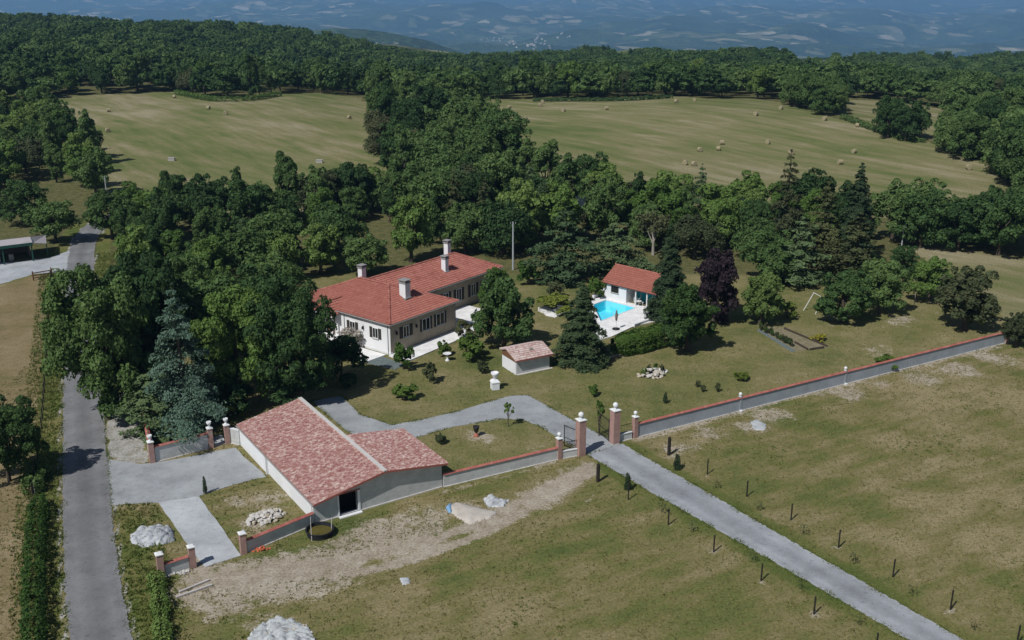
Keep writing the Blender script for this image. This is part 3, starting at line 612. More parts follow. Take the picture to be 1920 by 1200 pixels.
# porch with small gable on the white front
g0, g1 = 9.6, 13.0; gm_ = (g0 + g1) / 2; gx = -.9
m = MB(); m.add([(gx, g0 + .15, ZE - .5), (gx, g1 - .15, ZE - .5), (gx, gm_, ZE + .75), (gx + .2, g0 + .15, ZE - .5), (gx + .2, g1 - .15, ZE - .5), (gx + .2, gm_, ZE + .75)], [(0, 1, 2), (3, 5, 4), (0, 3, 4, 1), (1, 4, 5, 2), (2, 5, 3, 0)]); m.build('porch_gable', MT['white'], house)
roof_plane('porch_roof', house, [(3.2, g0 - .2, ZE - .42), (gx - .25, g0 - .2, ZE - .42), (gx - .25, gm_, ZE + .95), (3.2, gm_, ZE + .95)], 'housetile', 21, tone=htone)
roof_plane('porch_roof', house, [(3.2, g1 + .2, ZE - .42), (gx - .25, g1 + .2, ZE - .42), (gx - .25, gm_, ZE + .95), (3.2, gm_, ZE + .95)], 'housetile', 22, tone=htone)
ridge_line(house, (gx - .25, gm_, ZE + 1.02), (3.0, gm_, ZE + 1.02), 'housetile', .13, seed=23)
for s in (g0 + .1, g1 - .4):
    m = MB(); m.box((gx, gx + .3), (s, s + .3), (-.3, ZE - .5)); m.build('porch_post', MT['white'], house)
m = MB(); m.obox(o, d, n, (gm_ - .7, gm_ + .7), (.6, 3.0), (-.05, .04)); dr = m.build('door', MT['wood'], house)
m = MB(); m.obox(o, d, n, (gm_ + .5, gm_ + .56), (1.6, 1.8), (.04, .09)); m.build('handle', MT['steel'], dr)
m = MB(); m.box((-1.6, I - .05), (g0 - .6, g1 + .6), (-.3, .55)); m.box((-2.2, -1.6), (g0, g1), (-.3, .25)); m.build('porch_steps', MT['terrace'], house)
# chimneys
def chimney(x_, y_, z0, z1, wx=.75, wy=.95):
    m = MB(); m.box((x_ - wx / 2, x_ + wx / 2), (y_ - wy / 2, y_ + wy / 2), (z0 - .6, z1)); c = m.build('chimney', MT['white'], house)
    k = MB(); k.box((x_ - wx / 2 - .1, x_ + wx / 2 + .1), (y_ - wy / 2 - .1, y_ + wy / 2 + .1), (z1, z1 + .14))
    for a in (-1, 1):
        for b in (-1, 1): k.box((x_ + a * wx * .36 - .07, x_ + a * wx * .36 + .07), (y_ + b * wy * .36 - .07, y_ + b * wy * .36 + .07), (z1 + .14, z1 + .34))
    k.box((x_ - wx / 2 - .12, x_ + wx / 2 + .12), (y_ - wy / 2 - .12, y_ + wy / 2 + .12), (z1 + .34, z1 + .44)); k.build('chimney_cap', MT['gutter'], c)
    f = MB(); f.box((x_ - wx / 2 - .12, x_ + wx / 2 + .12), (y_ - wy / 2 - .15, y_ + wy / 2 + .15), (z0 - .3, z0 + .05)); f.build('flashing', MT['gutter'], c)
chimney(6.6, 3.65, 5.6, 7.6, .95, 1.1); chimney(20.0, 8.6, 5.3, 7.2, .7, .8); chimney(24.7, 12.3, 5.9, 8.0, .7, .8); chimney(9.2, 14.4, 5.6, 7.2, .8, .8)
# pale paving round the side of the house
m = MB(); m.poly([(-.4, -3.0), (12.7, -2.6), (19.0, .8), (22.0, 3.0), (22.0, 6.35), (13.2, 6.35), (12.75, .3), (-.1, .3)], -.3, .16); te = m.build('terrace', MT['terrace'])
te.parent = None; te.location = house.location; te.rotation_euler = house.rotation_euler; tag(te, kind='structure')
m = MB(); m.poly([(-3.6, 1.0), (-3.2, 17), (-.4, 17.6), (.0, .9)], -.3, .10); te = m.build('terrace', MT['terrace'])
te.location = house.location; te.rotation_euler = house.rotation_euler; tag(te, kind='structure')
m = MB(); m.poly([(-3.0, -3.6), (-1.0, -3.4), (-.6, 1.0), (-3.6, 1.6)], -.3, .03); te = m.build('path', MT['slate'])
te.location = house.location; te.rotation_euler = house.rotation_euler; tag(te, kind='structure')

# ---------------------------------------------------------------- the barn
BA = np.array([.84, .5426]); barn = empty('barn', (-17.35, 81.25, 0), math.atan2(BA[1], BA[0]))
tag(barn, 'low barn with mottled pink tile roof and white side wall by the lane', 'barn')
E0, R0, E1 = 2.12, 3.42, 2.55; XR, XE, LB, LA = 6.75, 12.8, 19.3, 8.3
def gable(name, y0, y1, x0, x1, mat, hole=None):
    """gable wall slab following the roof between x0 and x1"""
    def top(q): return (E0 + (R0 - E0) * q / XR if q <= XR else R0 + (E1 - R0) * (q - XR) / (XE - XR)) - .16
    m = MB(); cuts = [x0] + ([hole[0], hole[1]] if hole else []) + ([XR] if x0 < XR < x1 else []) + [x1]; cuts = sorted(set(cuts))
    for a, b in zip(cuts[:-1], cuts[1:]):
        z0 = hole[2] if hole and abs(a - hole[0]) < 1e-6 else -.3
        pts = [(a, z0), (b, z0), (b, top(b)), (a, top(a))]
        m.add([(p[0], y0, p[1]) for p in pts] + [(p[0], y1, p[1]) for p in pts], [(0, 1, 2, 3), (4, 7, 6, 5), (0, 4, 5, 1), (2, 6, 7, 3), (0, 3, 7, 4), (1, 5, 6, 2)])
    return m.build(name, MT[mat], barn)
gable('wall', 0, .28, 0, XE, 'wallgrey', (2.35, 4.15, 2.12))
gable('wall', LB - .3, LB, .01, XR, 'wallgrey')
m = MB(); m.box((.0, .28), (.29, 11.4), (-.3, E0 - .16)); m.build('wall', MT['white'], barn)
m = MB(); m.box((-.12, .16), (11.4, LB - .01), (-.3, E0 - .10)); m.build('wall', MT['white'], barn)
m = MB(); m.box((XR - .3, XR), (LA + .2, LB - .31), (-.3, R0 - .2)); m.build('wall', MT['wallgrey'], barn)
m = MB(); m.box((XE - .3, XE), (.29, LA), (-.3, E1 - .2)); m.box((XR, XE - .31), (LA - .3, LA), (-.3, E1 - .15)); m.build('wall', MT['wallgrey'], barn)
bt = lambda a, b, r: min(1, max(0, r.gauss(.46, .36)))
sl = (R0 - E0) / XR; sr = (E1 - R0) / (XE - XR)
roof_plane('roof', barn, [(-.2, -.45, E0 - .2 * sl), (-.2, LB + .4, E0 - .2 * sl), (XR, LB + .4, R0), (XR, -.45, R0)], 'barntile', 31, .22, .32, bt)
roof_plane('roof', barn, [(XE + .45, -.45, E1 + .45 * sr), (XE + .45, LA + .4, E1 + .45 * sr), (XR + .02, LA + .4, R0 - .01), (XR + .02, -.45, R0 - .01)], 'barntile', 32, .22, .32, bt)
m = MB(); m.obox((XR, 0, 0), (0, 1), (1, 0), (-.5, LB + .45), (R0 + .02, R0 + .16), (-.16, .2)); m.build('ridge_cap', MT['ridge'], barn)
m = MB(); m.obox((XR + .03, 0, 0), (0, 1), (1, 0), (LA + .45, LB + .38), (R0 - .26, R0 + .015), (0, .06)); m.build('fascia', MT['ridge'], barn)
for (a, za, b, zb) in ((-.2, E0 - .2 * sl, XR, R0), (XR, R0, XE + .45, E1 + .45 * sr)):
    m = MB(); m.add([(a, -.50, za - .12), (b, -.50, zb - .12), (b, -.50, zb + .06), (a, -.50, za + .06), (a, -.46, za - .12), (b, -.46, zb - .12), (b, -.46, zb + .06), (a, -.46, za + .06)], [(0, 1, 2, 3), (4, 7, 6, 5), (0, 4, 5, 1), (2, 6, 7, 3), (0, 3, 7, 4), (1, 5, 6, 2)]); m.build('verge_board', MT['coping'], barn)
m = MB(); m.tube([(-.28, -.45, E0 - .12), (-.28, LB + .4, E0 - .12)], [.075, .075], 6); m.build('gutter', MT['gutter'], barn)
for q in (.06, 11.5):
    m = MB(); m.tube([(-.28, q, E0 - .16), (-.2, q, E0 - .4), (-.2, q, 0)], [.05, .05, .05], 6); m.build('downpipe', MT['whitep'], barn)
m = MB(); m.box((2.2, 2.35), (-.06, .34), (-.2, 2.12)); m.box((4.15, 4.38), (-.06, .34), (-.2, 2.12)); m.box((2.2, 4.38), (-.5, .3), (-.3, .10)); m.build('door_surround', MT['white'], barn)
m = MB(); m.box((2.15, 4.4), (-.05, .02), (2.13, 2.24)); m.build('lintel', MT['coping'], barn)
m = MB(); m.box((.3, XR), (1.6, 1.8), (-.2, 2.3)); m.build('blackened_partition', MT['dark'], barn)  # coloured near-black so the doorway looks unlit: shade put into the colour
m = MB(); m.box((.2, XE - .2), (.3, LA - .3), (-.25, .02)); m.build('blackened_floor', MT['dark'], barn)  # floor takes the same near-black, painting in the barn's inner shade
m = MB(); m.add([(-.0, -.12, -.2), (XE, -.12, -.2), (XE, -.12, .10), (0, -.12, .10), (0, -.003, -.2), (XE, -.003, -.2), (XE, -.003, .10), (0, -.003, .10)], [(0, 1, 2, 3), (0, 3, 7, 4), (1, 5, 6, 2), (3, 2, 6, 7)]); m.build('footing', MT['stone'], barn)

# ---------------------------------------------------------------- pool house, pool and its deck
PD = np.array([.735, -.678]); PN = np.array([.678, .735]); ph = G(1133, 560)
pool_house = empty('pool_house', (ph[0], ph[1], 0), math.atan2(PD[1], PD[0]))
tag(pool_house, 'white pool house with orange tiled gable roof and teal folding doors', 'pool house')
L_, D_, H_ = 9.6, 6.0, 2.85
prism('wall', 'white', [(0, 0), (4.0, 0), (4.0, .25), (0, .25)], -.2, H_ - .1, pool_house)
prism('wall', 'white', [(3.75, .26), (4.0, .26), (4.0, 2.2), (3.75, 2.2)], -.2, H_ - .1, pool_house)
prism('wall', 'white', [(0, .26), (.25, .26), (.25, D_), (0, D_)], -.2, H_ - .1, pool_house)
prism('wall', 'white', [(L_ - .25, .26), (L_, .26), (L_, D_), (L_ - .25, D_)], -.2, H_ - .1, pool_house)
prism('wall', 'white', [(.26, D_ - .25), (L_ - .26, D_ - .25), (L_ - .26, D_), (.26, D_)], -.2, H_ - .1, pool_house)
m = MB()
for q in (0, L_ - .25): m = MB(); m.add([(q, 0, H_ - .1), (q, D_, H_ - .1), (q, D_ / 2, H_ + 1.62), (q + .25, 0, H_ - .1), (q + .25, D_, H_ - .1), (q + .25, D_ / 2, H_ + 1.62)], [(0, 2, 1), (3, 4, 5), (0, 1, 4, 3), (1, 2, 5, 4), (2, 0, 3, 5)]); m.build('gable_wall', MT['white'], pool_house)

sl_ = 1.75 / (D_ / 2)
roof_plane('roof', pool_house, [(-.35, -.4, H_ - .4 * sl_), (L_ + .35, -.4, H_ - .4 * sl_), (L_ + .35, D_ / 2, H_ + 1.75), (-.35, D_ / 2, H_ + 1.75)], 'poolt', 41, tone=htone)
roof_plane('roof', pool_house, [(-.35, D_ + .4, H_ - .4 * sl_), (L_ + .35, D_ + .4, H_ - .4 * sl_), (L_ + .35, D_ / 2, H_ + 1.75), (-.35, D_ / 2, H_ + 1.75)], 'poolt', 42, tone=htone)
ridge_line(pool_house, (-.4, D_ / 2, H_ + 1.8), (L_ + .4, D_ / 2, H_ + 1.8), 'poolt', .14, seed=43)
window(pool_house, (0, 0), (1, 0), (0, -1), (1.25, 2.6), (1.35, 2.3), mat='shutter', shutters=False, bars=2)
for k in range(5):
    m = MB(); a = 4.1 + k * 1.02; m.box((a, a + .96), (2.15, 2.2), (.05, 2.55)); p_ = m.build('folding_door', MT['teal'], pool_house)
    f_ = MB(); f_.box((a - .02, a + .04), (2.10, 2.14), (.05, 2.6)); f_.box((a + .045, a + .96), (2.10, 2.14), (2.5, 2.6)); f_.build('door_frame', MT['whitep'], p_)
for q in (5.6, 7.6, 9.3):
    m = MB(); m.box((q, q + .18), (-.05, .13), (-.1, H_ - .35)); m.build('post', MT['whitep'], pool_house)
m = MB(); m.box((4.01, L_ - .05), (-.06, .14), (H_ - .349, H_ - .12)); m.build('beam', MT['whitep'], pool_house)
pc = [G(*q) for q in ((1112, 573), (1136, 564), (1193, 578.5), (1126, 604))]
def inset(poly, k):
    c = np.mean(poly, 0); return [c + (p - c) * k for p in poly]
deck = jag(terr_p, .02, 3, 3)
# deck with the basin cut out: ring of quads between the basin and the deck edge
def ring(outer, inner, z0, z1, mb):
    import mathutils
    from mathutils.geometry import delaunay_2d_cdt
    vo = [Vector((p[0], p[1])) for p in outer]; vi = [Vector((p[0], p[1])) for p in inner]; no, ni = len(vo), len(vi)
    ed = [(i, (i + 1) % no) for i in range(no)] + [(no + i, no + (i + 1) % ni) for i in range(ni)]
    v, e, f, *_ = delaunay_2d_cdt(vo + vi, ed, [], 0, 1e-4)
    fs = [q for q in f if not inpoly(np.array([sum(v[i].x for i in q) / len(q)]), np.array([sum(v[i].y for i in q) / len(q)]), inner)[0] and inpoly(np.array([sum(v[i].x for i in q) / len(q)]), np.array([sum(v[i].y for i in q) / len(q)]), outer)[0]]
    mb.add([(p.x, p.y, z1) for p in v], fs)
    for pl in (outer, inner):
        k = len(pl); mb.add([(p[0], p[1], z0) for p in pl] + [(p[0], p[1], z1) for p in pl], [(i, (i + 1) % k, k + (i + 1) % k, k + i) for i in range(k)])
m = MB(); ring(deck, pc, -.3, .14, m); tag(m.build('terrace', MT['terrace'], recalc=False), kind='structure')
pool = empty('swimming_pool', (*np.mean(pc, 0), 0)); tag(pool, 'bright turquoise swimming pool set in the pale deck', 'pool')
c0 = np.mean(pc, 0); lp = [p - c0 for p in pc]
m = MB(); b_ = [p * .995 for p in lp]
k = 4; m.add([(p[0], p[1], .13) for p in b_] + [(p[0], p[1], -1.4) for p in b_], [(0, 1, 5, 4), (1, 2, 6, 5), (2, 3, 7, 6), (3, 0, 4, 7), (4, 5, 6, 7)]); 
m.build('basin', MT['poolliner'], pool)
m = MB(); m.add([(p[0], p[1], .05) for p in b_], [(0, 1, 2, 3)]); m.build('water_surface', MT['water'], pool)
m = MB(); ring([p * 1.035 for p in lp], [p * .99 for p in lp], .06, .185, m); m.build('coping', MT['whitep'], pool, recalc=False)
for q in (0.35, .42):
    m = MB(); p0 = lp[3] * (1 - q) + lp[2] * q; dv = (lp[0] - lp[3]) / np.linalg.norm(lp[0] - lp[3])
    m.tube([(*(p0 - dv * .5), .15), (*(p0 - dv * .45), .8), (*(p0 - dv * .1), .95), (*(p0 + dv * .25), .7), (*(p0 + dv * .3), .0)], [.025] * 5, 6); m.build('ladder_rail', MT['steel'], pool)

# ---------------------------------------------------------------- garden shed
sh = G(967, 703); SD = (G(1030, 690) - sh); SD = SD / np.linalg.norm(SD); 
shed = empty('garden_shed', (sh[0], sh[1], 0), math.atan2(SD[1], SD[0])); tag(shed, 'small garden shed with faded pink tile roof and brown gable boards', 'shed')
SL, SW, SH = 4.75, 3.4, 2.0
prism('wall', 'white', [(0, 0), (.2, 0), (.2, SW), (0, SW)], -.2, SH - .45, shed)
prism('wall', 'wallgrey', [(.201, -.0), (SL, -.0), (SL, .2), (.201, .2)], -.2, SH, shed)
prism('wall', 'wallgrey', [(SL - .2, .201), (SL, .201), (SL, SW), (SL - .2, SW)], -.2, SH, shed)
prism('wall', 'wallgrey', [(.201, SW - .2), (SL - .201, SW - .2), (SL - .201, SW), (.201, SW)], -.2, SH, shed)
for k in range(9):
    a, b = .02 + k * (SW - .04) / 9, .02 + (k + 1) * (SW - .04) / 9 - .012
    tp = lambda q: SH + .62 * (q / (SW * .62) if q < SW * .62 else (SW - q) / (SW * .38) * .55 + .45) - .08
    m = MB(); m.add([(0, a, SH - .45), (0, b, SH - .45), (0, b, tp(b)), (0, a, tp(a)), (.05, a, SH - .45), (.05, b, SH - .45), (.05, b, tp(b)), (.05, a, tp(a))], [(0, 1, 2, 3), (4, 7, 6, 5), (0, 4, 5, 1), (2, 6, 7, 3), (0, 3, 7, 4), (1, 5, 6, 2)]); m.build('board', MT['wood'], shed)
zr = SH + .72
stone_t = lambda a, b, r: min(1, max(0, r.gauss(.58, .25)))
roof_plane('roof', shed, [(-.18, -.4, SH - .1), (SL + .3, -.4, SH - .1), (SL + .3, SW * .62, zr), (-.18, SW * .62, zr)], 'shedtile', 51, .24, .38, stone_t)
roof_plane('roof', shed, [(-.18, SW + .4, SH + .2), (SL + .3, SW + .4, SH + .2), (SL + .3, SW * .62, zr), (-.18, SW * .62, zr)], 'shedtile', 52, .24, .38, stone_t)
m = MB(); m.box((2.5, 2.9), (.9, 1.25), (SH + .2, SH + .62)); c = m.build('roof_vent', MT['gutter'], shed)
m = MB(); m.obox((0, 0, 0), (1, 0), (0, 1), (-.2, SL + .32), (SH - .22, SH - .09), (-.46, -.41)); m.build('fascia', MT['coping'], shed)
m = MB(); m.box((.15, SL + .3), (-.35, -.01), (-.2, .07)); m.build('footing', MT['stone'], shed)

# ---------------------------------------------------------------- walls, pillars, gate
def pillar(px, py, top_py, wd, label, fin='ball', group='brick pillars of the garden walls', cap='whitep', shaft_h=None):
    p = P(px, py); tot = rise(p, top_py)
    t = empty('brick_pillar', (p[0], p[1], 0), wall_ang); tag(t, label, 'pillar', group)
    fh = {'ball': .55, 'urn': .75, 'none': 0.0}[fin] * (wd / .5) ** .6
    sh_ = shaft_h or (tot - fh - .15); h = wd / 2
    m = MB(); m.box((-h, h), (-h, h), (-.3, sh_)); m.build('shaft', MT['brick'], t)
    m = MB(); m.lathe([(h * 1.41 + .09, 0), (h * 1.41 + .09, .07), (h * 1.0, .15)], 4, (0, 0, sh_)); c = m.build('cap', MT[cap], t); c.rotation_euler = (0, 0, math.pi / 4)
    if fin == 'ball':
        R = fh * .40; pr = [(R * .7, 0), (R * .4, fh * .12), (R * .4, fh * .2)] + [(max(.01, R * math.sin(a)), fh * .2 + R - R * math.cos(a)) for a in np.linspace(.45, math.pi, 8)]
        m = MB(); m.lathe(pr, 12, (0, 0, sh_ + .13)); m.build('ball_finial', MT['whitep'], t, smooth=True)
    if fin == 'urn':
        m = MB(); m.lathe([(.20, 0), (.20, .06), (.09, .12), (.08, .2), (.17, .3), (.24, .45), (.26, .6), (.20, .62), (.16, .58)], 12, (0, 0, sh_ + .13)); m.build('urn_finial', MT['whitep'], t, smooth=True)
    return p
def wall_run(a, b, hgt, label, mat='wallgrey', group='rendered garden walls with tile coping', thick=.24, tile=True, footing=True):
    a, b = np.asarray(a), np.asarray(b); L = np.linalg.norm(b - a)
    t = empty('garden_wall', (a[0], a[1], 0), math.atan2(*(b - a)[::-1])); tag(t, label, 'wall', group)
    m = MB(); m.box((0, L), (-thick / 2, thick / 2), (-.3, hgt)); m.build('panel', MT[mat], t)
    if footing: m = MB(); m.box((.02, L - .02), (-thick / 2 - .10, thick / 2 + .10), (-.3, .06)); m.build('footing', MT['stone'], t)
    if tile:
        m = MB(); n = max(1, int(L / .40)); r = random.Random(int(L * 100))
        for i in range(n):
            x0, x1 = i * L / n, (i + 1) * L / n - .012; hw = thick / 2 + .10; z = hgt + .003 + r.uniform(0, .008)
            m.add([(x0, -hw, z - .03), (x0, -hw * .1, z + .11), (x0, hw, z - .03), (x1, -hw, z - .03), (x1, -hw * .1, z + .11), (x1, hw, z - .03), (x0, -hw, z - .06), (x1, -hw, z - .06), (x0, hw, z - .06), (x1, hw, z - .06)], [(0, 3, 4, 1), (1, 4, 5, 2), (6, 7, 3, 0), (8, 2, 5, 9), (0, 1, 2, 8, 6), (3, 7, 9, 5, 4)], r.random())
        o = m.build('coping_tiles', MT['coping'], t); o['kind'] = 'stuff'
    else:
        m = MB(); m.box((-.0, L), (-thick / 2 - .05, thick / 2 + .05), (hgt + .002, hgt + .09)); m.build('coping', MT['whitep'], t)
    return t
wall_ang = math.atan2(*(G(1885, 642) - G(1190, 820))[::-1])
gpL = pillar(1088, 853, 772, .78, 'tall brick gate pillar with white ball nearer the barn', group='tall gate pillars')
gpR = pillar(1152, 830, 754, .78, 'tall brick gate pillar with white ball nearer the long grey wall', group='tall gate pillars')
sL = pillar(1048, 860, 810, .48, 'slim brick pillar with white finial left of the tall gate pillars', 'ball')
sR = pillar(1190, 820, 770, .48, 'slim brick pillar where the long grey wall meets the gate', 'ball')
eP = pillar(1885, 642, 617, .6, 'stubby pale pillar at the far end of the long wall', 'none')
wr = wall_run(sR + (eP - sR) * .004, eP - (eP - sR) * .004, 1.55, 'long smooth grey wall with red coping running right from the gate', 'wallsmooth')
for i, (px, py) in enumerate(((1383, 768), (1577, 717))):
    f = ((G(px, py) - sR) @ (eP - sR)) / ((eP - sR) @ (eP - sR)); q = sR + (eP - sR) * f
    t = empty('wall_pier', (q[0], q[1], 0), wall_ang); tag(t, ['pale pier with ball on the long grey wall, nearer the gate', 'pale pier with ball on the long grey wall, nearer the vegetable bed'][i], 'pier', 'piers of the long wall')
    m = MB(); m.box((-.14, .14), (-.17, .17), (-.2, 1.7)); m.build('shaft', MT['wallsmooth'], t)
    m = MB(); m.lathe([(.2, 0), (.2, .06), (.08, .1)] + [(max(.01, .2 * math.sin(a)), .28 - .2 * math.cos(a)) for a in np.linspace(.5, math.pi, 7)], 10, (0, 0, 1.7)); m.build('ball_finial', MT['whitep'], t, smooth=True)
    m = MB(); m.box((-.16, .16), (-.45, -.17), (-.2, .15)); m.build('foot', MT['whitep'], t)
br = np.array([-17.35, 81.25]) + BA * (XE + .1)
wall_run(br, sL - (sL - br) * .012, 1.3, 'rough grey wall with red coping between the barn and the gate')
lowL = P(457, 1036); wall_run(lowL + np.array([.25, .1]), np.array([-17.35, 81.25]) - BA * .15, 1.15, 'low grey wall with red coping ending at the barn corner')
pillar(457, 1037, 997, .5, 'brick pillar with flat white top at the end of the low wall beside the barn', 'none')
q1 = pillar(303, 1082, 1036, .5, 'brick pillar with flat white top beside the lane verge', 'none'); q2 = pillar(362, 1063, 1022, .5, 'brick pillar with flat white top at the edge of the concrete strip', 'none')
wall_run(q1 + (q2 - q1) * .12, q2 - (q2 - q1) * .12, 1.15, 'very short grey wall between two squat brick pillars')
u1 = pillar(286, 867, 813, .5, 'brick pillar with white urn at the corner of the lane wall', 'urn'); u2 = pillar(396, 839, 788, .48, 'brick pillar with white urn left of the service gate', 'urn'); u3 = pillar(427, 831, 782, .48, 'brick pillar with white urn beside the barn roof corner', 'urn')
wall_run(u1 + (u2 - u1) * .05, u2 - (u2 - u1) * .05, 1.65, 'grey wall with red coping facing the paved forecourt')
u0 = P(267, 770); wall_run(u0, u1 + (u0 - u1) * .04, 1.65, 'wall with red coping running along the lane under the trees')
wall_run(u3 + (u3 - u2) * .18, np.array([-17.35, 81.25]) + BA * -.1 + np.array([-.5426, .84]) * LB, 1.6, 'stub of grey wall between pillar and barn', tile=False)
# low plinths with railings beside the gate pillars
for k, (a, b, lab) in enumerate(((sL, gpL, 'low white-topped wall with iron railing left of the gate'), (gpR, sR, 'low white-topped wall with iron railing right of the gate'))):
    t = wall_run(a + (b - a) * .13, b - (b - a) * .17, .75, lab, 'wallgrey', 'railed low walls', tile=False)
    L = np.linalg.norm(b - a) * .7
    for i in range(9):
        m = MB(); q = .1 + (L - .2) * i / 8; m.tube([(q, 0, .8), (q, 0, 1.75)], [.014, .014], 5); m.build('bar', MT['iron'], t)
    m = MB(); m.box((0, L), (-.02, .02), (1.7, 1.74)); m.box((0, L), (-.02, .02), (.92, .95)); m.build('rail', MT['iron'], t)
def gate_leaf(hinge, ang, W, H, label):
    t = empty('gate_leaf', (*hinge, 0), ang); tag(t, label, 'gate', 'open iron gate leaves')
    m = MB(); m.box((0, .07), (-.035, .035), (.06, H)); m.box((W - .06, W), (-.03, .03), (.06, H * .92))
    for z in (.12, 1.0, H * .88): m.box((.07, W - .06), (-.025, .025), (z, z + .05))
    m.build('frame', MT['iron'], t)
    for i in range(12):
        q = .18 + (W - .32) * i / 11; m = MB(); m.tube([(q, 0, .17), (q, 0, H * .92 + .12 * math.sin(i / 11 * math.pi))], [.013, .013], 5); m.build('bar', MT['iron'], t)
dvec = (gpR - gpL) / np.linalg.norm(gpR - gpL); a_in = math.atan2(dvec[1], dvec[0]) + math.pi / 2
gate_leaf(gpL + dvec * .3 + np.array([-dvec[1], dvec[0]]) * .5, a_in + .12, 2.1, 2.6, 'black iron gate leaf swung open behind the left gate pillar')
gate_leaf(gpR - dvec * .3 + np.array([-dvec[1], dvec[0]]) * .5, a_in - .25, 2.1, 2.6, 'black iron gate leaf swung open behind the right gate pillar')

# ---------------------------------------------------------------- foliage
def quads(C, N, size, asp, r, bend=.25):
    """leaf faces at C with normals N"""
    n = len(C); t = r.normal(size=(n, 3)); t -= N * (t * N).sum(1)[:, None]; t /= np.linalg.norm(t, axis=1)[:, None] + 1e-9
    b = np.cross(N, t); s = size[:, None]
    V = np.stack([C - t * s, C + b * s * asp - N * s * bend, C + t * s, C - b * s * asp * .9 + N * s * bend * .4], 1).reshape(-1, 3)
    return V, np.arange(4 * n).reshape(n, 4)
def norm(a): return a / (np.linalg.norm(a, axis=-1, keepdims=True) + 1e-9)
PROTO = {}
def deciduous(key, seed, H=10.0, W=9.0, mat='oak', nlobe=26, nleaf=6500, leaf=.26, low=.16, trunk=.26, flat=1.0, bark='bark', lr=(.085, .165)):
    r = np.random.default_rng(seed); ch = H * (1 - low); cz = H * low + ch * .52
    cs, rs = [], []; k1, k2 = r.normal(0, 2.4, 3), r.normal(0, 4.5, 3); p1, p2 = r.uniform(0, 6.28, 2)
    while len(cs) < nlobe:
        d = r.normal(size=3); d /= np.linalg.norm(d); q = r.uniform(.3, 1) ** .5 * 1.08
        env = 1 + .26 * (np.sin(d @ k1 + p1) * .6 + np.sin(d @ k2 + p2) * .4); q *= env
        sk = 1 + .55 * max(0, -d[2]); c = np.array([d[0] * W * .34 * q * sk, d[1] * W * .34 * q * sk, cz + d[2] * ch * .36 * q * flat]); rr = W * r.uniform(*lr) * (1.1 if d[2] > .3 else .95)
        cs.append(c); rs.append(rr)
    for _ in range(max(3, nlobe // 6)):                      # leaders that break the outline
        a = r.uniform(0, 6.28); e = r.uniform(.1, 1.2); cs.append(np.array([math.cos(a) * math.cos(e) * W * .44, math.sin(a) * math.cos(e) * W * .44, cz + math.sin(e) * ch * .46])); rs.append(W * r.uniform(.05, .08))
    cs, rs = np.array(cs), np.array(rs)
    hd = norm(r.normal(size=(9, 3))); holes = np.stack([hd[:, 0] * W * .42, hd[:, 1] * W * .42, cz + np.abs(hd[:, 2]) * ch * .40], 1)
    pk = r.choice(len(cs), nleaf * 2, p=rs ** 2 / (rs ** 2).sum()); d = norm(r.normal(size=(nleaf * 2, 3)))
    d[:, 2] = np.where((d[:, 2] < -.2) & (r.random(nleaf * 2) < .7), -d[:, 2], d[:, 2])
    rad = rs[pk] * (1 + r.normal(0, .13, nleaf * 2) - .35 * (r.random(nleaf * 2) < .2))
    C = cs[pk] + d * rad[:, None]
    dist = np.linalg.norm(C[:, None, :] - cs[None], axis=2) / rs[None]; keep = ((dist < .72).sum(1) == 0) & ~((np.linalg.norm(C[:, None] - holes[None], axis=2).min(1) < W * .085) & (r.random(len(C)) < .75))
    C, d = C[keep][:nleaf], d[keep][:nleaf]; n = len(C)
    N = norm(d + r.normal(0, .55, (n, 3)) + np.array([0, 0, .25]))
    V, Fq = quads(C, N, leaf * np.clip(r.lognormal(-.12, .42, n), .3, 2.1), .62, r)
    cm = mesh_np('crown', V, Fq, MT[mat], {'rnd': np.repeat(np.clip(r.random(n) * .7 + r.random(len(cs))[r.integers(0, len(cs), n)] * .3, 0, 1), 4)})
    t = MB(); lean = r.normal(0, .25, 2)
    t.tube([(0, 0, -.4), (.02, 0, .0), (lean[0] * .3, lean[1] * .3, H * .22), (lean[0], lean[1], H * .5), (lean[0] * 1.2, lean[1] * 1.2, H * .75)], [trunk * 1.5, trunk * 1.2, trunk, trunk * .6, .05], 8)
    for i in r.choice(len(cs), min(7, len(cs)), replace=False):
        c = cs[i]; z0 = H * r.uniform(.2, .42); t.tube([(lean[0] * .5, lean[1] * .5, z0), (c[0] * .5, c[1] * .5, z0 + (c[2] - z0) * .55), tuple(c)], [trunk * .5, trunk * .3, .03], 5)
    PROTO[key] = (cm, t.mesh('trunk', MT[bark], True), H, W)
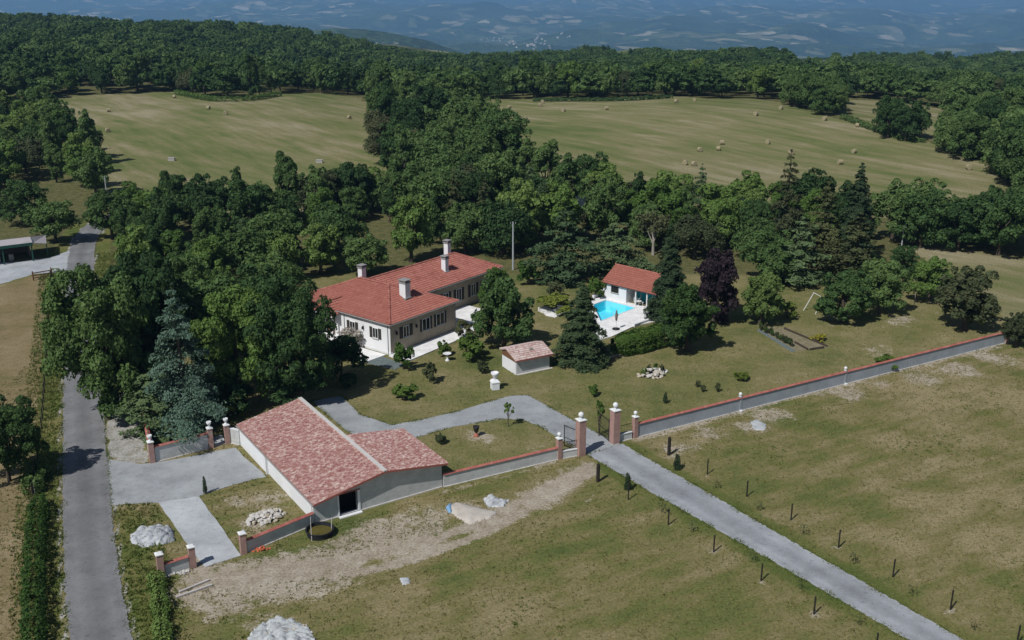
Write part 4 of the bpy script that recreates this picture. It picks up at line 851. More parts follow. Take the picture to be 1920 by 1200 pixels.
def conifer(key, seed, H=12.0, W=6.0, mat='spruce', levels=20, per=7, low=.05, droop=.25, leaf=.30, density=1.0, power=.9, up=.0, irr=.15, flatn=.8, tier=False):
    r = np.random.default_rng(seed); Cs, Ns = [], []; t = MB()
    t.tube([(0, 0, -.3), (0, 0, H * .3), (0, 0, H * .7), (0, 0, H * .99)], [.028 * H * .9, .02 * H, .010 * H, .015], 7)
    for k in range(levels):
        f = k / (levels - 1); z = H * (low + (1 - low - .02) * f)
        L0 = W / 2 * (1 - f) ** power + .12
        for j in range(max(3, int(per * (1 - .35 * f)))):
            a = r.uniform(0, 2 * math.pi) if not tier else 2 * math.pi * (j + r.uniform(-.3, .3)) / per + k * 2.4
            L = L0 * (1 + r.normal(0, irr)); 
            if L < .1: continue
            n = max(8, int(30 * density * (L / 1.5) ** 1.25)); s = r.random(n) ** .65
            dz = up * L * s - droop * L * s ** 2 + r.normal(0, .04 + .03 * L, n); wd = .24 * L * (1.05 - s) ** .6 + .05; lat = r.normal(0, 1, n) * wd
            px = np.cos(a) * L * s - np.sin(a) * lat; py = np.sin(a) * L * s + np.cos(a) * lat
            hang = -np.abs(lat) * .30
            Cs.append(np.stack([px, py, z + dz + hang], 1)); nn = np.stack([np.cos(a) * .45 + r.normal(0, .4, n), np.sin(a) * .45 + r.normal(0, .4, n), np.full(n, flatn)], 1); Ns.append(nn)
            if L > .9: t.tube([(0, 0, z), (np.cos(a) * L * .5, np.sin(a) * L * .5, z + up * L * .5 - droop * L * .25), (np.cos(a) * L * .92, np.sin(a) * L * .92, z + up * L * .92 - droop * L * .85)], [.035 + .008 * L, .03, .01], 4)
    C = np.concatenate(Cs); N = norm(np.concatenate(Ns)); n = len(C)
    V, Fq = quads(C, N, leaf * r.uniform(.5, 1.3, n), .42, r, .15)
    PROTO[key] = (mesh_np('crown', V, Fq, MT[mat], {'rnd': np.repeat(r.random(n), 4)}), t.mesh('trunk', MT['bark'], True), H, W)
for i in range(6): deciduous('oak%d' % i, 100 + i, 10, 9.2, 'oak', 58 + 4 * i, 11500, .20, low=.03, lr=(.06, .125), flat=(.9, 1.1, 1, 1.05, .95, 1.15)[i])
for i in range(3): deciduous('light%d' % i, 140 + i, 9, 7.6, 'oaklight', 54, 9500, .185, low=.05, lr=(.06, .125))
for i in range(3): deciduous('bushy%d' % i, 160 + i, 5, 5.2, 'oak', 22, 4200, .19, low=.02, trunk=.12)
deciduous('near0', 190, 12, 11, 'oak', 120, 42000, .145, low=.05, lr=(.045, .095)); deciduous('near1', 191, 12, 11, 'oak', 125, 42000, .145, low=.04, lr=(.045, .095)); deciduous('near2', 192, 12, 11, 'oaklight', 115, 38000, .145, low=.04, lr=(.045, .095))
deciduous('broad', 193, 8.5, 7.0, 'oak', 64, 13000, .17, low=.0, lr=(.06, .12)); deciduous('copper', 194, 9, 6.2, 'copper', 34, 11000, .16, low=.0)
deciduous('round', 195, 6.5, 5.6, 'roundl', 60, 13000, .14, low=.0, lr=(.06, .12)); deciduous('olive', 196, 6, 5.4, 'olive', 56, 10000, .14, low=.0, lr=(.06, .12))
deciduous('shrub', 197, 2, 2.0, 'laurel', 14, 1500, .11, low=.0, trunk=.05); deciduous('shrubo', 198, 2, 2.0, 'olive', 14, 1300, .11, low=.0, trunk=.05); deciduous('shrubl', 199, 2, 2.0, 'limel', 14, 1300, .11, low=.0, trunk=.05)
deciduous('blossom', 200, 2, 2.6, 'blossom', 14, 900, .12, low=.0, trunk=.05); deciduous('pink', 201, 2, 1.6, 'pinkf', 8, 500, .11, low=.0, trunk=.05); deciduous('yellow', 202, 1, 1.8, 'yellowf', 8, 400, .11, low=.0, trunk=.03)
deciduous('sparse', 203, 8, 6, 'olive', 12, 1200, .2, low=.3, trunk=.2, bark='barkpale'); deciduous('sapling', 204, 3, 1.6, 'laurel', 6, 420, .11, low=.5, trunk=.06)
conifer('blue', 300, 13, 8.6, 'bluec', 20, 6, .04, .20, .15, 4.6, .78, .10, .28, .9); conifer('spruce0', 301, 12, 5.4, 'spruce', 30, 10, .02, .30, .17, 4.0, .72); conifer('spruce1', 302, 12, 5.0, 'spruce', 30, 10, .02, .34, .17, 4.0, .80)
conifer('cedar0', 303, 11, 8, 'cedar', 15, 7, .06, .14, .27, 1.5, .6, .1, .28); conifer('cedar1', 304, 11, 8, 'cedar', 13, 7, .1, .2, .28, 1.5, .55, .12, .3); conifer('larch', 305, 12, 6.5, 'larch', 17, 7, .05, .2, .26, 1.4, .7, .1, .25)
conifer('cone', 306, 2, .9, 'spruce', 16, 9, .02, -.3, .09, 2.2, .55, .6, .05, .2)
def tree(kind, xy, h, wd, label, group=None, name='oak_tree', cat='tree', rz=None, zoff=0.0):
    cm, tm, H0, W0 = PROTO[kind]; z = float(hh(*xy))
    t = empty(name, (xy[0], xy[1], z + zoff), random.uniform(0, 6.28) if rz is None else rz); t.scale = (wd / W0, wd / W0, h / H0)
    tag(t, label, cat, group); link('trunk', tm, t); link('crown', cm, t); return t
def treepx(kind, px, base, top, wpx, label, name='oak_tree', cat='tree', group=None, rz=None):
    xy = P(px, base); return tree(kind, xy, max(.3, rise(xy, top)), wpx * depth(xy) / FPX * 1.02, label, group, name, cat, rz)

# ---------------------------------------------------------------- specimen trees of the garden and the lane
for a in (
    ('near0', 205, 786, 500, 195, 'large dark oak overhanging the lane beside the blue cedar'),
    ('near1', 292, 742, 482, 190, 'broad oak directly behind the blue cedar by the lane'),
    ('near2', 455, 752, 548, 165, 'spreading oak just right of the blue cedar'),
    ('near1', 548, 752, 522, 175, 'spreading oak shading the drive in front of the white house front'),
    ('oak3', 395, 690, 520, 170, 'oak behind the blue cedar, between it and the house'),
    ('oak1', 500, 640, 505, 150, 'oak on the lawn left of the house porch'),
    ('oak4', 690, 518, 440, 92, 'round dark oak directly behind the house roof'),
    ('light1', 772, 492, 366, 92, 'tall fresh green tree behind the house roof'),
    ('broad', 944, 652, 512, 112, 'dense broad-leaved tree between house and pool'),
    ('light2', 925, 590, 502, 70, 'lighter tree at the right end of the house'),
    ('round', 1288, 658, 532, 108, 'rounded green tree at the right end of the laurel hedge'),
    ('copper', 1337, 605, 466, 92, 'dark purple-leaved tree right of the pool house'),
    ('sparse', 1224, 478, 392, 74, 'thin pale-barked tree with sparse leaves behind pool house'),
    ('round', 1425, 608, 508, 80, 'rounded tree on the lawn above the vegetable bed'),
    ('broad', 1580, 606, 502, 98, 'rounded tree right of the white swing frame'),
    ('oak2', 1648, 588, 486, 96, 'tree just behind and right of the rounded swing-side tree'),
    ('olive', 1808, 618, 498, 118, 'large bushy tree near the far end of the long wall'),
    ('light0', 1742, 565, 482, 84, 'light green tree left of the bushy tree by the wall end'),
    ('oak5', 1690, 520, 462, 60, 'small tree with reddish tint at the field edge'),
    ('oak0', 1440, 530, 430, 110, 'broad tree behind the lawn, left of the firs'),
    ('near0', 18, 902, 742, 140, 'dark oak at the edge of the paddock shading the lane'),
    ('oak2', 105, 455, 372, 95, 'tree beside the open stable at the lane bend'),
    ('oak5', 55, 420, 340, 90, 'tree behind the open stable roof'),
    ('oak3', 272, 520, 425, 100, 'oak on the lane side below the bend'),
    ('oak1', 268, 610, 480, 120, 'oak above the lane halfway to the bend'),
): treepx(*a)
for a in (
    ('blue', 352, 806, 526, 158, 'silver-blue cedar with drooping tiers beside the barn', 'blue_cedar'),
    ('cedar1', 295, 812, 690, 140, 'low dark green conifer under the blue cedar', 'cedar_tree'),
    ('spruce0', 1090, 680, 522, 100, 'dark spruce standing in front of the pool', 'spruce_tree'),
    ('spruce1', 1250, 600, 416, 84, 'tall dark spruce at the right end of the pool house', 'spruce_tree'),
    ('cedar0', 1060, 525, 384, 122, 'wide green cedar left behind the pool house', 'cedar_tree'),
    ('cedar1', 1155, 508, 410, 104, 'light green layered cedar directly behind the pool house', 'cedar_tree'),
    ('cedar0', 1495, 530, 405, 116, 'light green cedar with open tiers among the back trees', 'cedar_tree'),
    ('larch', 1468, 480, 278, 80, 'tallest brownish fir rising over the hay field edge', 'fir_tree'),
    ('larch', 1540, 490, 328, 80, 'slender fir between the two tallest firs', 'fir_tree'),
    ('spruce1', 1598, 490, 302, 84, 'tall dark fir with open tiers against the hay field', 'fir_tree'),
    ('larch', 1600, 530, 398, 122, 'brownish spreading conifer below the tall dark fir', 'fir_tree'),
): treepx(*a[:6], name=a[6])
for a in (
    ('bushy0', 238, 792, 700, 95, 'dark undergrowth at the foot of the oak overhanging the lane'),
    ('bushy1', 300, 760, 670, 110, 'dark undergrowth behind the corner of the lane wall'),
    ('bushy2', 640, 715, 640, 100, 'bush added for the dark shadow below the house front beside the drive'),  # added bush that supplies the dark shadow in front of the house
    ('bushy1', 560, 765, 690, 110, 'shaded bush between the barn roof and the spreading oak'),
    ('bushy0', 430, 775, 700, 90, 'shaded bush behind the back edge of the barn roof'),
    ('shrub', 757, 693, 644, 44, 'round dark shrub at the front corner of the house'),
    ('shrub', 760, 748, 720, 50, 'low round bright green bush on the lawn above the drive'),
    ('shrubo', 808, 718, 680, 32, 'upright olive bush on the lawn near the birdbath'),
    ('shrub', 885, 674, 630, 62, 'clipped dense green bush beside the birdbath'),
    ('shrub', 832, 668, 640, 28, 'small leafy bush left of the clipped bush'),
    ('shrubo', 870, 636, 598, 40, 'loose shrub at the edge of the house terrace'),
    ('blossom', 660, 648, 610, 62, 'pale flowering shrub against the white house front'),
    ('shrub', 988, 534, 490, 44, 'clipped green column of leaves beside the tall pole'),
    ('shrubo', 1038, 558, 528, 42, 'brownish round shrub on the lawn behind the pool'),
    ('shrubl', 1038, 582, 554, 74, 'low yellow-green spreading shrub left of the pool'),
    ('shrub', 1118, 560, 520, 36, 'bright green shrub at the left wall of the pool house'),
    ('shrubo', 1104, 684, 640, 52, 'grey-green bush at the foot of the dark spruce'),
    ('pink', 1134, 676, 650, 14, 'slim pink-flowered shrub at the end of the laurel hedge'),
    ('shrubl', 1476, 596, 566, 36, 'lime green shrub beside the rounded lawn tree'),
    ('yellow', 1536, 640, 628, 34, 'yellow flowering clump in the vegetable bed'),
    ('shrub', 1112, 742, 722, 22, 'knee-high green bush between the rockery and the drive'),
    ('shrubo', 1345, 735, 718, 12, 'tiny upright bush nearest the long wall pier'),
    ('shrubo', 1308, 726, 713, 12, 'tiny upright bush left of its twin on the lawn'),
    ('shrubo', 1318, 735, 722, 12, 'tiny bush low on the lawn between two others'),
    ('shrubo', 825, 832, 814, 26, 'grey-green low shrub on the island lawn behind the annex'),
    ('shrubl', 1390, 712, 698, 30, 'sparse reddish-yellow clump on the lawn near the wall'),
    ('olive', 1905, 650, 585, 60, 'scrubby bush just beyond the end of the long wall'),
    ('shrub', 1660, 690, 668, 44, 'low straggling bush behind the long wall'),
    ('shrubo', 905, 700, 676, 26, 'leafy shrub against the shed wall'),
    ('shrubl', 425, 786, 752, 60, 'pale arching shrub behind the barn roof'),
    ('cone', 385, 926, 895, 7, 'weed growing at the edge of the paved forecourt'),
): treepx(*a, name='shrub', cat='shrub')
treepx('sapling', 953, 800, 756, 22, 'staked sapling on the island lawn beside the drive', 'sapling', 'sapling')
treepx('sapling', 1123, 818, 752, 22, 'slim young tree just behind the right gate pillar', 'sapling', 'sapling')
treepx('cone', 1176, 919, 889, 12, 'little cone-shaped cypress on the barn side of the gravel drive', 'cypress', 'cypress')
treepx('cone', 1269, 881, 853, 12, 'little cone-shaped cypress on the meadow side of the gravel drive', 'cypress', 'cypress')
treepx('cone', 1247, 756, 737, 8, 'tiny thin cypress on the lawn by the rockery', 'cypress', 'cypress')

for i in range(2): deciduous('tall%d' % i, 220 + i, 12, 6.2, 'oak', 40, 9500, .20, low=.02, flat=1.2)
for i in range(2): deciduous('spread%d' % i, 230 + i, 8, 9.8, 'olive' if i else 'oak', 44, 11000, .19, low=.04, flat=.8)
NAMES = dict(light='ash_tree', tall='poplar_tree', spread='oak_tree', cedar='cedar_tree', spruce='spruce_tree', larch='fir_tree')
# ---------------------------------------------------------------- woods, tree by tree
placed = [np.array(o.location[:2]) for o in COL.objects if o.get('category') == 'tree']
def scatter(poly, gap, seed, tries=4000, avoid=True):
    r = np.random.default_rng(seed); pts = PP(poly) if not isinstance(poly[0], np.ndarray) else poly; pa = np.array(pts); out = []
    lo, hi = pa.min(0), pa.max(0)
    for _ in range(tries):
        q = r.uniform(lo, hi)
        if not inpoly(q[:1], q[1:], pa)[0]: continue
        if any(np.hypot(*(q - p)) < gap for p in out): continue
        if avoid and any(np.hypot(*(q - p)) < gap * .62 for p in placed): continue
        if min(np.hypot(*(q - p)) for p in lane_c) < 4.5: continue
        out.append(q)
    placed.extend(out); return out
ONES = ['first', 'second', 'third', 'fourth', 'fifth', 'sixth', 'seventh', 'eighth', 'ninth', 'tenth', 'eleventh', 'twelfth', 'thirteenth', 'fourteenth', 'fifteenth', 'sixteenth', 'seventeenth', 'eighteenth', 'nineteenth']
def ordinal(k):
    if k < 20: return ONES[k - 1]
    t_ = ['twent', 'thirt', 'fort', 'fift', 'sixt', 'sevent', 'eight', 'ninet'][k // 10 - 2]
    return t_ + 'ieth' if k % 10 == 0 else t_ + 'y-' + ONES[k % 10 - 1]
def wood(poly, gap, seed, hr, kinds, label, group):
    r = random.Random(seed); pts = sorted(scatter(poly, gap, seed), key=lambda q: q[0] / depth(q))
    for i, q in enumerate(pts):
        k = r.choice(kinds); h = r.uniform(hr[0] * .86, hr[1] * 1.08); f_ = dict(tall=.55, spruce=.42, cedar=.7, larch=.5, spread=1.2).get(k.rstrip('0123456789'), 1); tree(k, q, h * (.85 if f_ > 1 else 1.12 if f_ < 1 else 1), h * r.uniform(.70, 1.0) * f_, ordinal(i + 1) + ' from the left: ' + label, group, NAMES.get(k.rstrip('0123456789'), 'oak_tree'))
OK = ['oak%d' % i for i in range(6)]; LT = ['light0', 'light1', 'light2']; MX = ['tall0', 'tall1', 'spread0', 'spread1', 'spread0']; CN = ['cedar0', 'spruce1', 'larch']
wood([(192, 470), (205, 445), (300, 410), (420, 402), (560, 396), (740, 386), (800, 396), (800, 430), (700, 414), (640, 432), (540, 440), (430, 446), (330, 452), (250, 480)], 5.8, 1, (7.5, 10.5), OK + OK + LT + MX, 'tree in the belt below the left hay field', 'trees below the left hay field')
wood([(245, 500), (330, 490), (450, 478), (560, 470), (640, 462), (600, 520), (540, 560), (440, 580), (360, 600), (270, 640)], 6.2, 14, (6.5, 9.5), OK + LT + MX + ['cedar1'], 'tree in the copse between the lane and the house', 'copse between lane and house')
wood([(765, 386), (900, 372), (1040, 380), (1150, 392), (1165, 430), (1130, 462), (1000, 478), (880, 482), (800, 470)], 6.0, 2, (8, 11.5), OK + LT + MX + CN, 'tree in the tall belt behind the house roof', 'trees behind the house')
wood([(705, 262), (730, 205), (775, 195), (840, 225), (900, 270), (960, 325), (1010, 365), (900, 372), (800, 378), (745, 360), (715, 320)], 9.0, 3, (10, 13.5), OK + MX, 'tree in the dark grove between the two hay fields', 'grove between the hay fields')
wood([(1165, 398), (1300, 402), (1450, 412), (1560, 424), (1640, 446), (1610, 486), (1400, 490), (1300, 486), (1180, 470)], 5.6, 4, (8, 11), OK + LT + LT + MX + CN, 'tree in the garden belt below the right hay field', 'trees below the right hay field')
wood([(1652, 446), (1760, 440), (1860, 450), (2000, 462), (2000, 496), (1920, 488), (1830, 474), (1700, 466)], 5.8, 5, (8.5, 11), OK + ['spread0', 'light1'], 'tree in the wood along the right edge below the hay field', 'wood at the right edge')
wood([(1742, 272), (1775, 262), (1800, 252), (1900, 236), (2010, 226), (2010, 410), (1930, 400), (1895, 350), (1862, 318), (1800, 294)], 6.6, 6, (11, 14), OK + ['spread0'], 'tree in the wood along the right hay field flank', 'wood at the hay field flank')
wood([(-80, 420), (-80, 236), (60, 232), (120, 246), (185, 310), (192, 372), (120, 352), (60, 338), (0, 400)], 7.8, 7, (9, 12), OK + MX + LT, 'tree in the wood left of the hay field', 'wood left of the hay field')
wood([(1468, 196), (1500, 188), (1560, 200), (1576, 220), (1530, 214)], 6.5, 8, (9, 11), OK, 'oak in the small clump on top of the right hay field', 'clump above the right hay field')
wood([(1650, 256), (1672, 244), (1705, 250), (1724, 264), (1690, 266)], 5.0, 9, (8.5, 11), OK, 'oak in the little clump between the two right fields', 'clump between the right fields')
wood([(-60, 192), (120, 178), (250, 174), (330, 170), (400, 184), (470, 184), (520, 174), (700, 176), (700, 172), (520, 171), (470, 179), (400, 178), (330, 166), (120, 173), (-60, 186)], 11, 10, (10, 13.5), OK + MX + LT, 'tree in the wood edge behind the left hay field', 'wood edge behind left field')
wood([(690, 200), (760, 188), (850, 184), (1000, 185), (1150, 185), (1280, 179), (1330, 184), (1470, 190), (1470, 182), (1330, 178), (1280, 174), (1150, 179), (1000, 179), (850, 178), (690, 180)], 11, 12, (10, 13.5), OK + MX + LT + ['olive'], 'tree in the wood edge behind the right hay field', 'wood edge behind right field')
wood([(1580, 184), (1640, 186), (1700, 194), (1775, 203), (1960, 215), (1990, 204), (1775, 192), (1700, 186), (1580, 178)], 11, 13, (9, 12), OK + MX, 'tree in the wood edge behind the small far right field', 'wood edge behind far right field')
# the far wood: one mass running to the ridge
for i in range(4): deciduous('far%d' % i, 400 + i, 9, 9.5, 'oak', 34, 2200, .38, lr=(.06, .125))
fc = bpy.data.collections.new('far_wood_trees')
for i in range(4):
    o = bpy.data.objects.new('far_crown', PROTO['far%d' % i][0]); fc.objects.link(o)
r = np.random.default_rng(77); N = 9500
fy = np.sqrt(r.uniform(372 ** 2, 980 ** 2, N)); fx = r.uniform(-1, 1, N) * (40 + .62 * fy)
keep = np.ones(N, bool)
for c in (hayL_p, hayR_p, hay2_p): keep &= ~inpoly(fx, fy, c)
we = np.array([p for p in placed if p[1] > 300])
keep &= (np.hypot(fx[:, None] - we[None, :, 0], fy[:, None] - we[None, :, 1]).min(1) > 5.0)
for c in clear_ps: keep &= ~inpoly(fx, fy, c)
for c in clear_ps:                                         # open ground in front of each clearing
    keep &= ~inpoly(fx, fy + 16, c)
fx, fy = fx[keep], fy[keep]
cell = {}; sel = []
for i in range(len(fx)):
    k = (int(fx[i] // 6.4), int(fy[i] // 6.4))
    if k in cell: continue
    cell[k] = 1; sel.append(i)
fx, fy = fx[sel], fy[sel]
fm = bpy.data.meshes.new('far_wood'); fm.vertices.add(len(fx)); fm.vertices.foreach_set('co', np.stack([fx, fy, hh(fx, fy)], 1).astype('f').ravel()); fm.update()
fo = tag(link('far_wood', fm), 'dark green wood covering the plateau up to the far ridge', 'wood', kind='stuff')
ng = bpy.data.node_groups.new('scatter_trees', 'GeometryNodeTree')
ng.interface.new_socket('Geometry', in_out='INPUT', socket_type='NodeSocketGeometry'); ng.interface.new_socket('Geometry', in_out='OUTPUT', socket_type='NodeSocketGeometry')
gi, go = ng.nodes.new('NodeGroupInput'), ng.nodes.new('NodeGroupOutput'); ip = ng.nodes.new('GeometryNodeInstanceOnPoints'); ci = ng.nodes.new('GeometryNodeCollectionInfo')
ci.inputs['Collection'].default_value = fc; ci.inputs['Separate Children'].default_value = True; ci.inputs['Reset Children'].default_value = True
rv = ng.nodes.new('FunctionNodeRandomValue'); rv.data_type = 'FLOAT_VECTOR'; rv.inputs[0].default_value = (.85, .85, .75); rv.inputs[1].default_value = (1.55, 1.55, 1.4)
rr_ = ng.nodes.new('FunctionNodeRandomValue'); rr_.data_type = 'FLOAT_VECTOR'; rr_.inputs[0].default_value = (0, 0, 0); rr_.inputs[1].default_value = (0, 0, 6.28)
ip.inputs['Pick Instance'].default_value = True
ng.links.new(gi.outputs[0], ip.inputs['Points']); ng.links.new(ci.outputs[0], ip.inputs['Instance']); ng.links.new(rv.outputs[0], ip.inputs['Scale']); ng.links.new(rr_.outputs[0], ip.inputs['Rotation']); ng.links.new(ip.outputs[0], go.inputs[0])
fo.modifiers.new('scatter', 'NODES').node_group = ng

# ---------------------------------------------------------------- hedges and grass
def hedge(name, line, wid, hgt, mat, n, leaf, label, seed, lump=.25):
    r = np.random.default_rng(seed); L = smooth_line(line, 6); L = np.array(L); seg = np.linalg.norm(np.diff(L, axis=0), axis=1); cum = np.concatenate([[0], np.cumsum(seg)]); T = cum[-1]
    s = r.uniform(0, T, n); px = np.interp(s, cum, L[:, 0]); py = np.interp(s, cum, L[:, 1]); tx = np.interp(s + .1, cum, L[:, 0]) - np.interp(s - .1, cum, L[:, 0]); ty = np.interp(s + .1, cum, L[:, 1]) - np.interp(s - .1, cum, L[:, 1])
    tn = np.hypot(tx, ty) + 1e-9; nx, ny = -ty / tn, tx / tn
    a = r.uniform(-.25 * math.pi, 1.25 * math.pi, n); k = 1 + lump * (np.sin(s * 1.7 + seed) * .5 + np.sin(s * 4.1) * .3 + r.normal(0, .35, n))
    ex = np.sign(np.cos(a)) * np.abs(np.cos(a)) ** .55; ez = np.sign(np.sin(a)) * np.abs(np.sin(a)) ** .55
    end = np.minimum(s, T - s); k *= np.clip(end / (wid * .6), .35, 1) ** .5
    C = np.stack([px + nx * ex * wid / 2 * k, py + ny * ex * wid / 2 * k, np.maximum(.03, hgt * .45 + ez * hgt * .5 * k) + hh(px, py)], 1)
    N = norm(np.stack([nx * ex, ny * ex, ez + .2], 1) + r.normal(0, .5, (n, 3)))
    V, Fq = quads(C, N, leaf * r.uniform(.5, 1.3, n), .6, r)
    c = L.mean(0); V[:, 0] -= c[0]; V[:, 1] -= c[1]
    o = link(name, mesh_np(name, V, Fq, MT[mat], {'rnd': np.repeat(r.random(n), 4)})); o.location = (c[0], c[1], 0); return tag(o, label, 'hedge')
hedge('hedge', PP([(1150, 668), (1200, 658), (1252, 643)]), 2.3, 2.9, 'laurel', 9500, .15, 'clipped laurel hedge along the front of the pool deck', 1, .12)
hedge('hedge', PP([(68, 1240), (64, 1150), (66, 1080), (70, 1000), (76, 945)]), 1.35, 1.35, 'laurel', 8000, .13, 'unkempt green hedge left of the lane', 2, .4)
hedge('hedge', PP([(312, 1240), (305, 1190), (300, 1130), (292, 1085)]), 1.0, .9, 'oaklight', 3400, .12, 'scrubby hedge between lane verge and the dirt track', 3, .5)
hedge('hedge', PP([(92, 545), (104, 508)]), 1.2, .7, 'oaklight', 600, .14, 'weedy strip between the paddock rails and lane', 4, .5)
hedge('hedge', PP([(1578, 222), (1600, 230), (1640, 246), (1690, 262), (1735, 268)]), 1.6, 1.3, 'oak', 5000, .22, 'scrubby hedge line between the right hay field and the small field', 6, .6)
hedge('hedge', PP([(1000, 190), (1090, 190), (1180, 189), (1260, 184)]), 1.8, 1.2, 'oak', 6000, .24, 'low scrub along the wood edge above the right hay field', 7, .6)
hedge('hedge', PP([(330, 176), (395, 189), (440, 190), (480, 188), (525, 180)]), 2.0, 1.6, 'oaklight', 6000, .24, 'low bright scrub along the wood edge above the left hay field', 8, .6)
hedge('hedge', PP([(78, 880), (60, 930)]), 1.6, 1.4, 'oak', 1500, .16, 'dark scrub under the paddock oak', 5, .5)
def tufts(name, n, box, test, hr, label, seed, blades=4, mat='grassb'):
    r = np.random.default_rng(seed); X_ = r.uniform(box[0], box[1], n); Y_ = r.uniform(box[2], box[3], n); ok = test(X_, Y_); X_, Y_ = X_[ok], Y_[ok]; n = len(X_)
    V, F, R = [], [], []
    patch = .5 + .28 * waves(X_, Y_, 16, 6, 3) + .18 * waves(X_, Y_, 5, 6, 8)
    for b in range(blades):
        a = r.uniform(0, 2 * math.pi, n); h = r.uniform(*hr, n); s = r.uniform(.02, .055, n) * 1.6; ox = r.normal(0, .10, n); oy = r.normal(0, .10, n); ln = r.uniform(.1, .6, n) * h
        p0 = np.stack([X_ + ox - np.sin(a) * s, Y_ + oy + np.cos(a) * s, np.zeros(n)], 1); p1 = np.stack([X_ + ox + np.sin(a) * s, Y_ + oy - np.cos(a) * s, np.zeros(n)], 1)
        p2 = np.stack([X_ + ox + np.cos(a) * ln, Y_ + oy + np.sin(a) * ln, h], 1)
        V.append(np.stack([p0, p1, p2], 1).reshape(-1, 3)); R.append(np.repeat(np.clip(patch + r.normal(0, .2, n), 0, 1) * 1.2 + .1, 3))
    V = np.concatenate(V); R = np.concatenate(R)
    o = link(name, mesh_np(name, V, np.arange(len(V)).reshape(-1, 3), MT[mat], {'rnd': R})); return tag(o, label, 'grass', kind='stuff')
hardx = hard + [[np.array([-17.35, 81.25]) + BA * a + np.array([-.5426, .84]) * b for a, b in ((-.3, -.5), (13.2, -.5), (13.2, 8.6), (6.9, 8.6), (6.9, 19.6), (-.3, 19.6))]]
lane_t = [tuple(p) for p in lane_c[::3]]
trk_w = [tuple(p) for p in smooth_line(PP([(405, 1080), (560, 1070), (700, 1050), (860, 1008), (960, 960), (1060, 907), (1110, 878)]), 4)]
def meadow_ok(X_, Y_):
    ok = (np.abs(X_) < 12 + .56 * Y_) & (dseg(X_, Y_, lane_t) > 2.7) & (dseg(X_, Y_, trk_w) > 1.6) & ~inpoly(X_, Y_, lawn_p) & ~inpoly(X_, Y_, gp)
    for h in hardx: ok &= ~inpoly(X_, Y_, h)
    return ok
tufts('grass', 40000, (-60, 75, 58, 128), meadow_ok, (.04, .15), 'dry meadow grass in front of the walls', 21, 4)
def weed_ok(X_, Y_):
    return meadow_ok(X_, Y_) & (waves(X_, Y_, 11, 6, 14) + .5 * waves(X_, Y_, 3.3, 6, 2) > 1.05)
tufts('weeds', 13000, (-60, 75, 58, 128), weed_ok, (.07, .22), 'taller weeds growing in patches across the meadow', 25, 5, 'vergeg')
def verge_ok(X_, Y_):
    d_ = dseg(X_, Y_, lane_t); ok = (d_ > 2.3) & (d_ < 6) & (Y_ < 175)
    for h in hardx: ok &= ~inpoly(X_, Y_, h)
    return ok & ~inpoly(X_, Y_, gp)
tufts('grass', 70000, (-85, -18, 58, 175), verge_ok, (.10, .32), 'taller green grass along the lane verges', 22, 4, 'vergeg')
edges = [[tuple(p) for p in dc + np.outer(dh, dn)], [tuple(p) for p in dc - np.outer(dh, dn)]]
inner_e = [tuple(p) for p in inner_p] + [tuple(inner_p[0])]
def edge_ok(X_, Y_):
    d_ = np.minimum(dseg(X_, Y_, edges[0][::8]), dseg(X_, Y_, edges[1][::8])); d2 = dseg(X_, Y_, inner_e); d3 = np.abs(dseg(X_, Y_, lane_t) - LANE_W)
    n_ = .14 + .16 * np.clip(waves(X_, Y_, 3.1, 6, 5), -1, 2)
    return (d_ < n_) | (d2 < n_ * .7) | (d3 < n_)
tufts('grass', 300000, (-62, 40, 58, 118), edge_ok, (.03, .14), 'grass creeping over the edges of drive and lane', 24, 4, 'vergeg')
def lawn_ok(X_, Y_):
    ok = inpoly(X_, Y_, lawn_p) & (np.abs(X_) < 12 + .56 * Y_)
    for h in hardx: ok &= ~inpoly(X_, Y_, h)
    return ok
tufts('grass', 30000, (-45, 75, 80, 150), lawn_ok, (.04, .12), 'short dry lawn grass inside the walls', 23, 3)

# ---------------------------------------------------------------- hay bales
bales = [(76, 185), (204, 210), (327, 184), (391, 205), (423, 215), (471, 186), (202, 248), (655, 223), (955, 203), (1017, 194), (1013, 200), (1056, 210), (1137, 206), (1268, 193), (1302, 190), (1464, 205), (1417, 217), (1546, 226), (1607, 238), (1439, 270), (1353, 271), (1347, 282), (1312, 284), (1483, 290), (1601, 287), (1575, 308), (1520, 323), (1816, 318), (1284, 309), (1301, 311)]
def bale_mesh():
    m = MB(); R, W2, n = .82, .72, 18; prof = [(0.02, -W2), (R * .45, -W2 - .02), (R * .9, -W2), (R, -W2 + .08), (R * 1.01, 0), (R, W2 - .08), (R * .9, W2), (R * .45, W2 + .02), (.02, W2)]
    vs = [(z, rd * math.cos(2 * math.pi * i / n), R + rd * math.sin(2 * math.pi * i / n)) for rd, z in prof for i in range(n)]
    m.add(vs, [(k * n + i, k * n + (i + 1) % n, (k + 1) * n + (i + 1) % n, (k + 1) * n + i) for k in range(len(prof) - 1) for i in range(n)]); return m.mesh('hay_bale', MT['straw'], False)
bm_ = bale_mesh(); rb = random.Random(9)
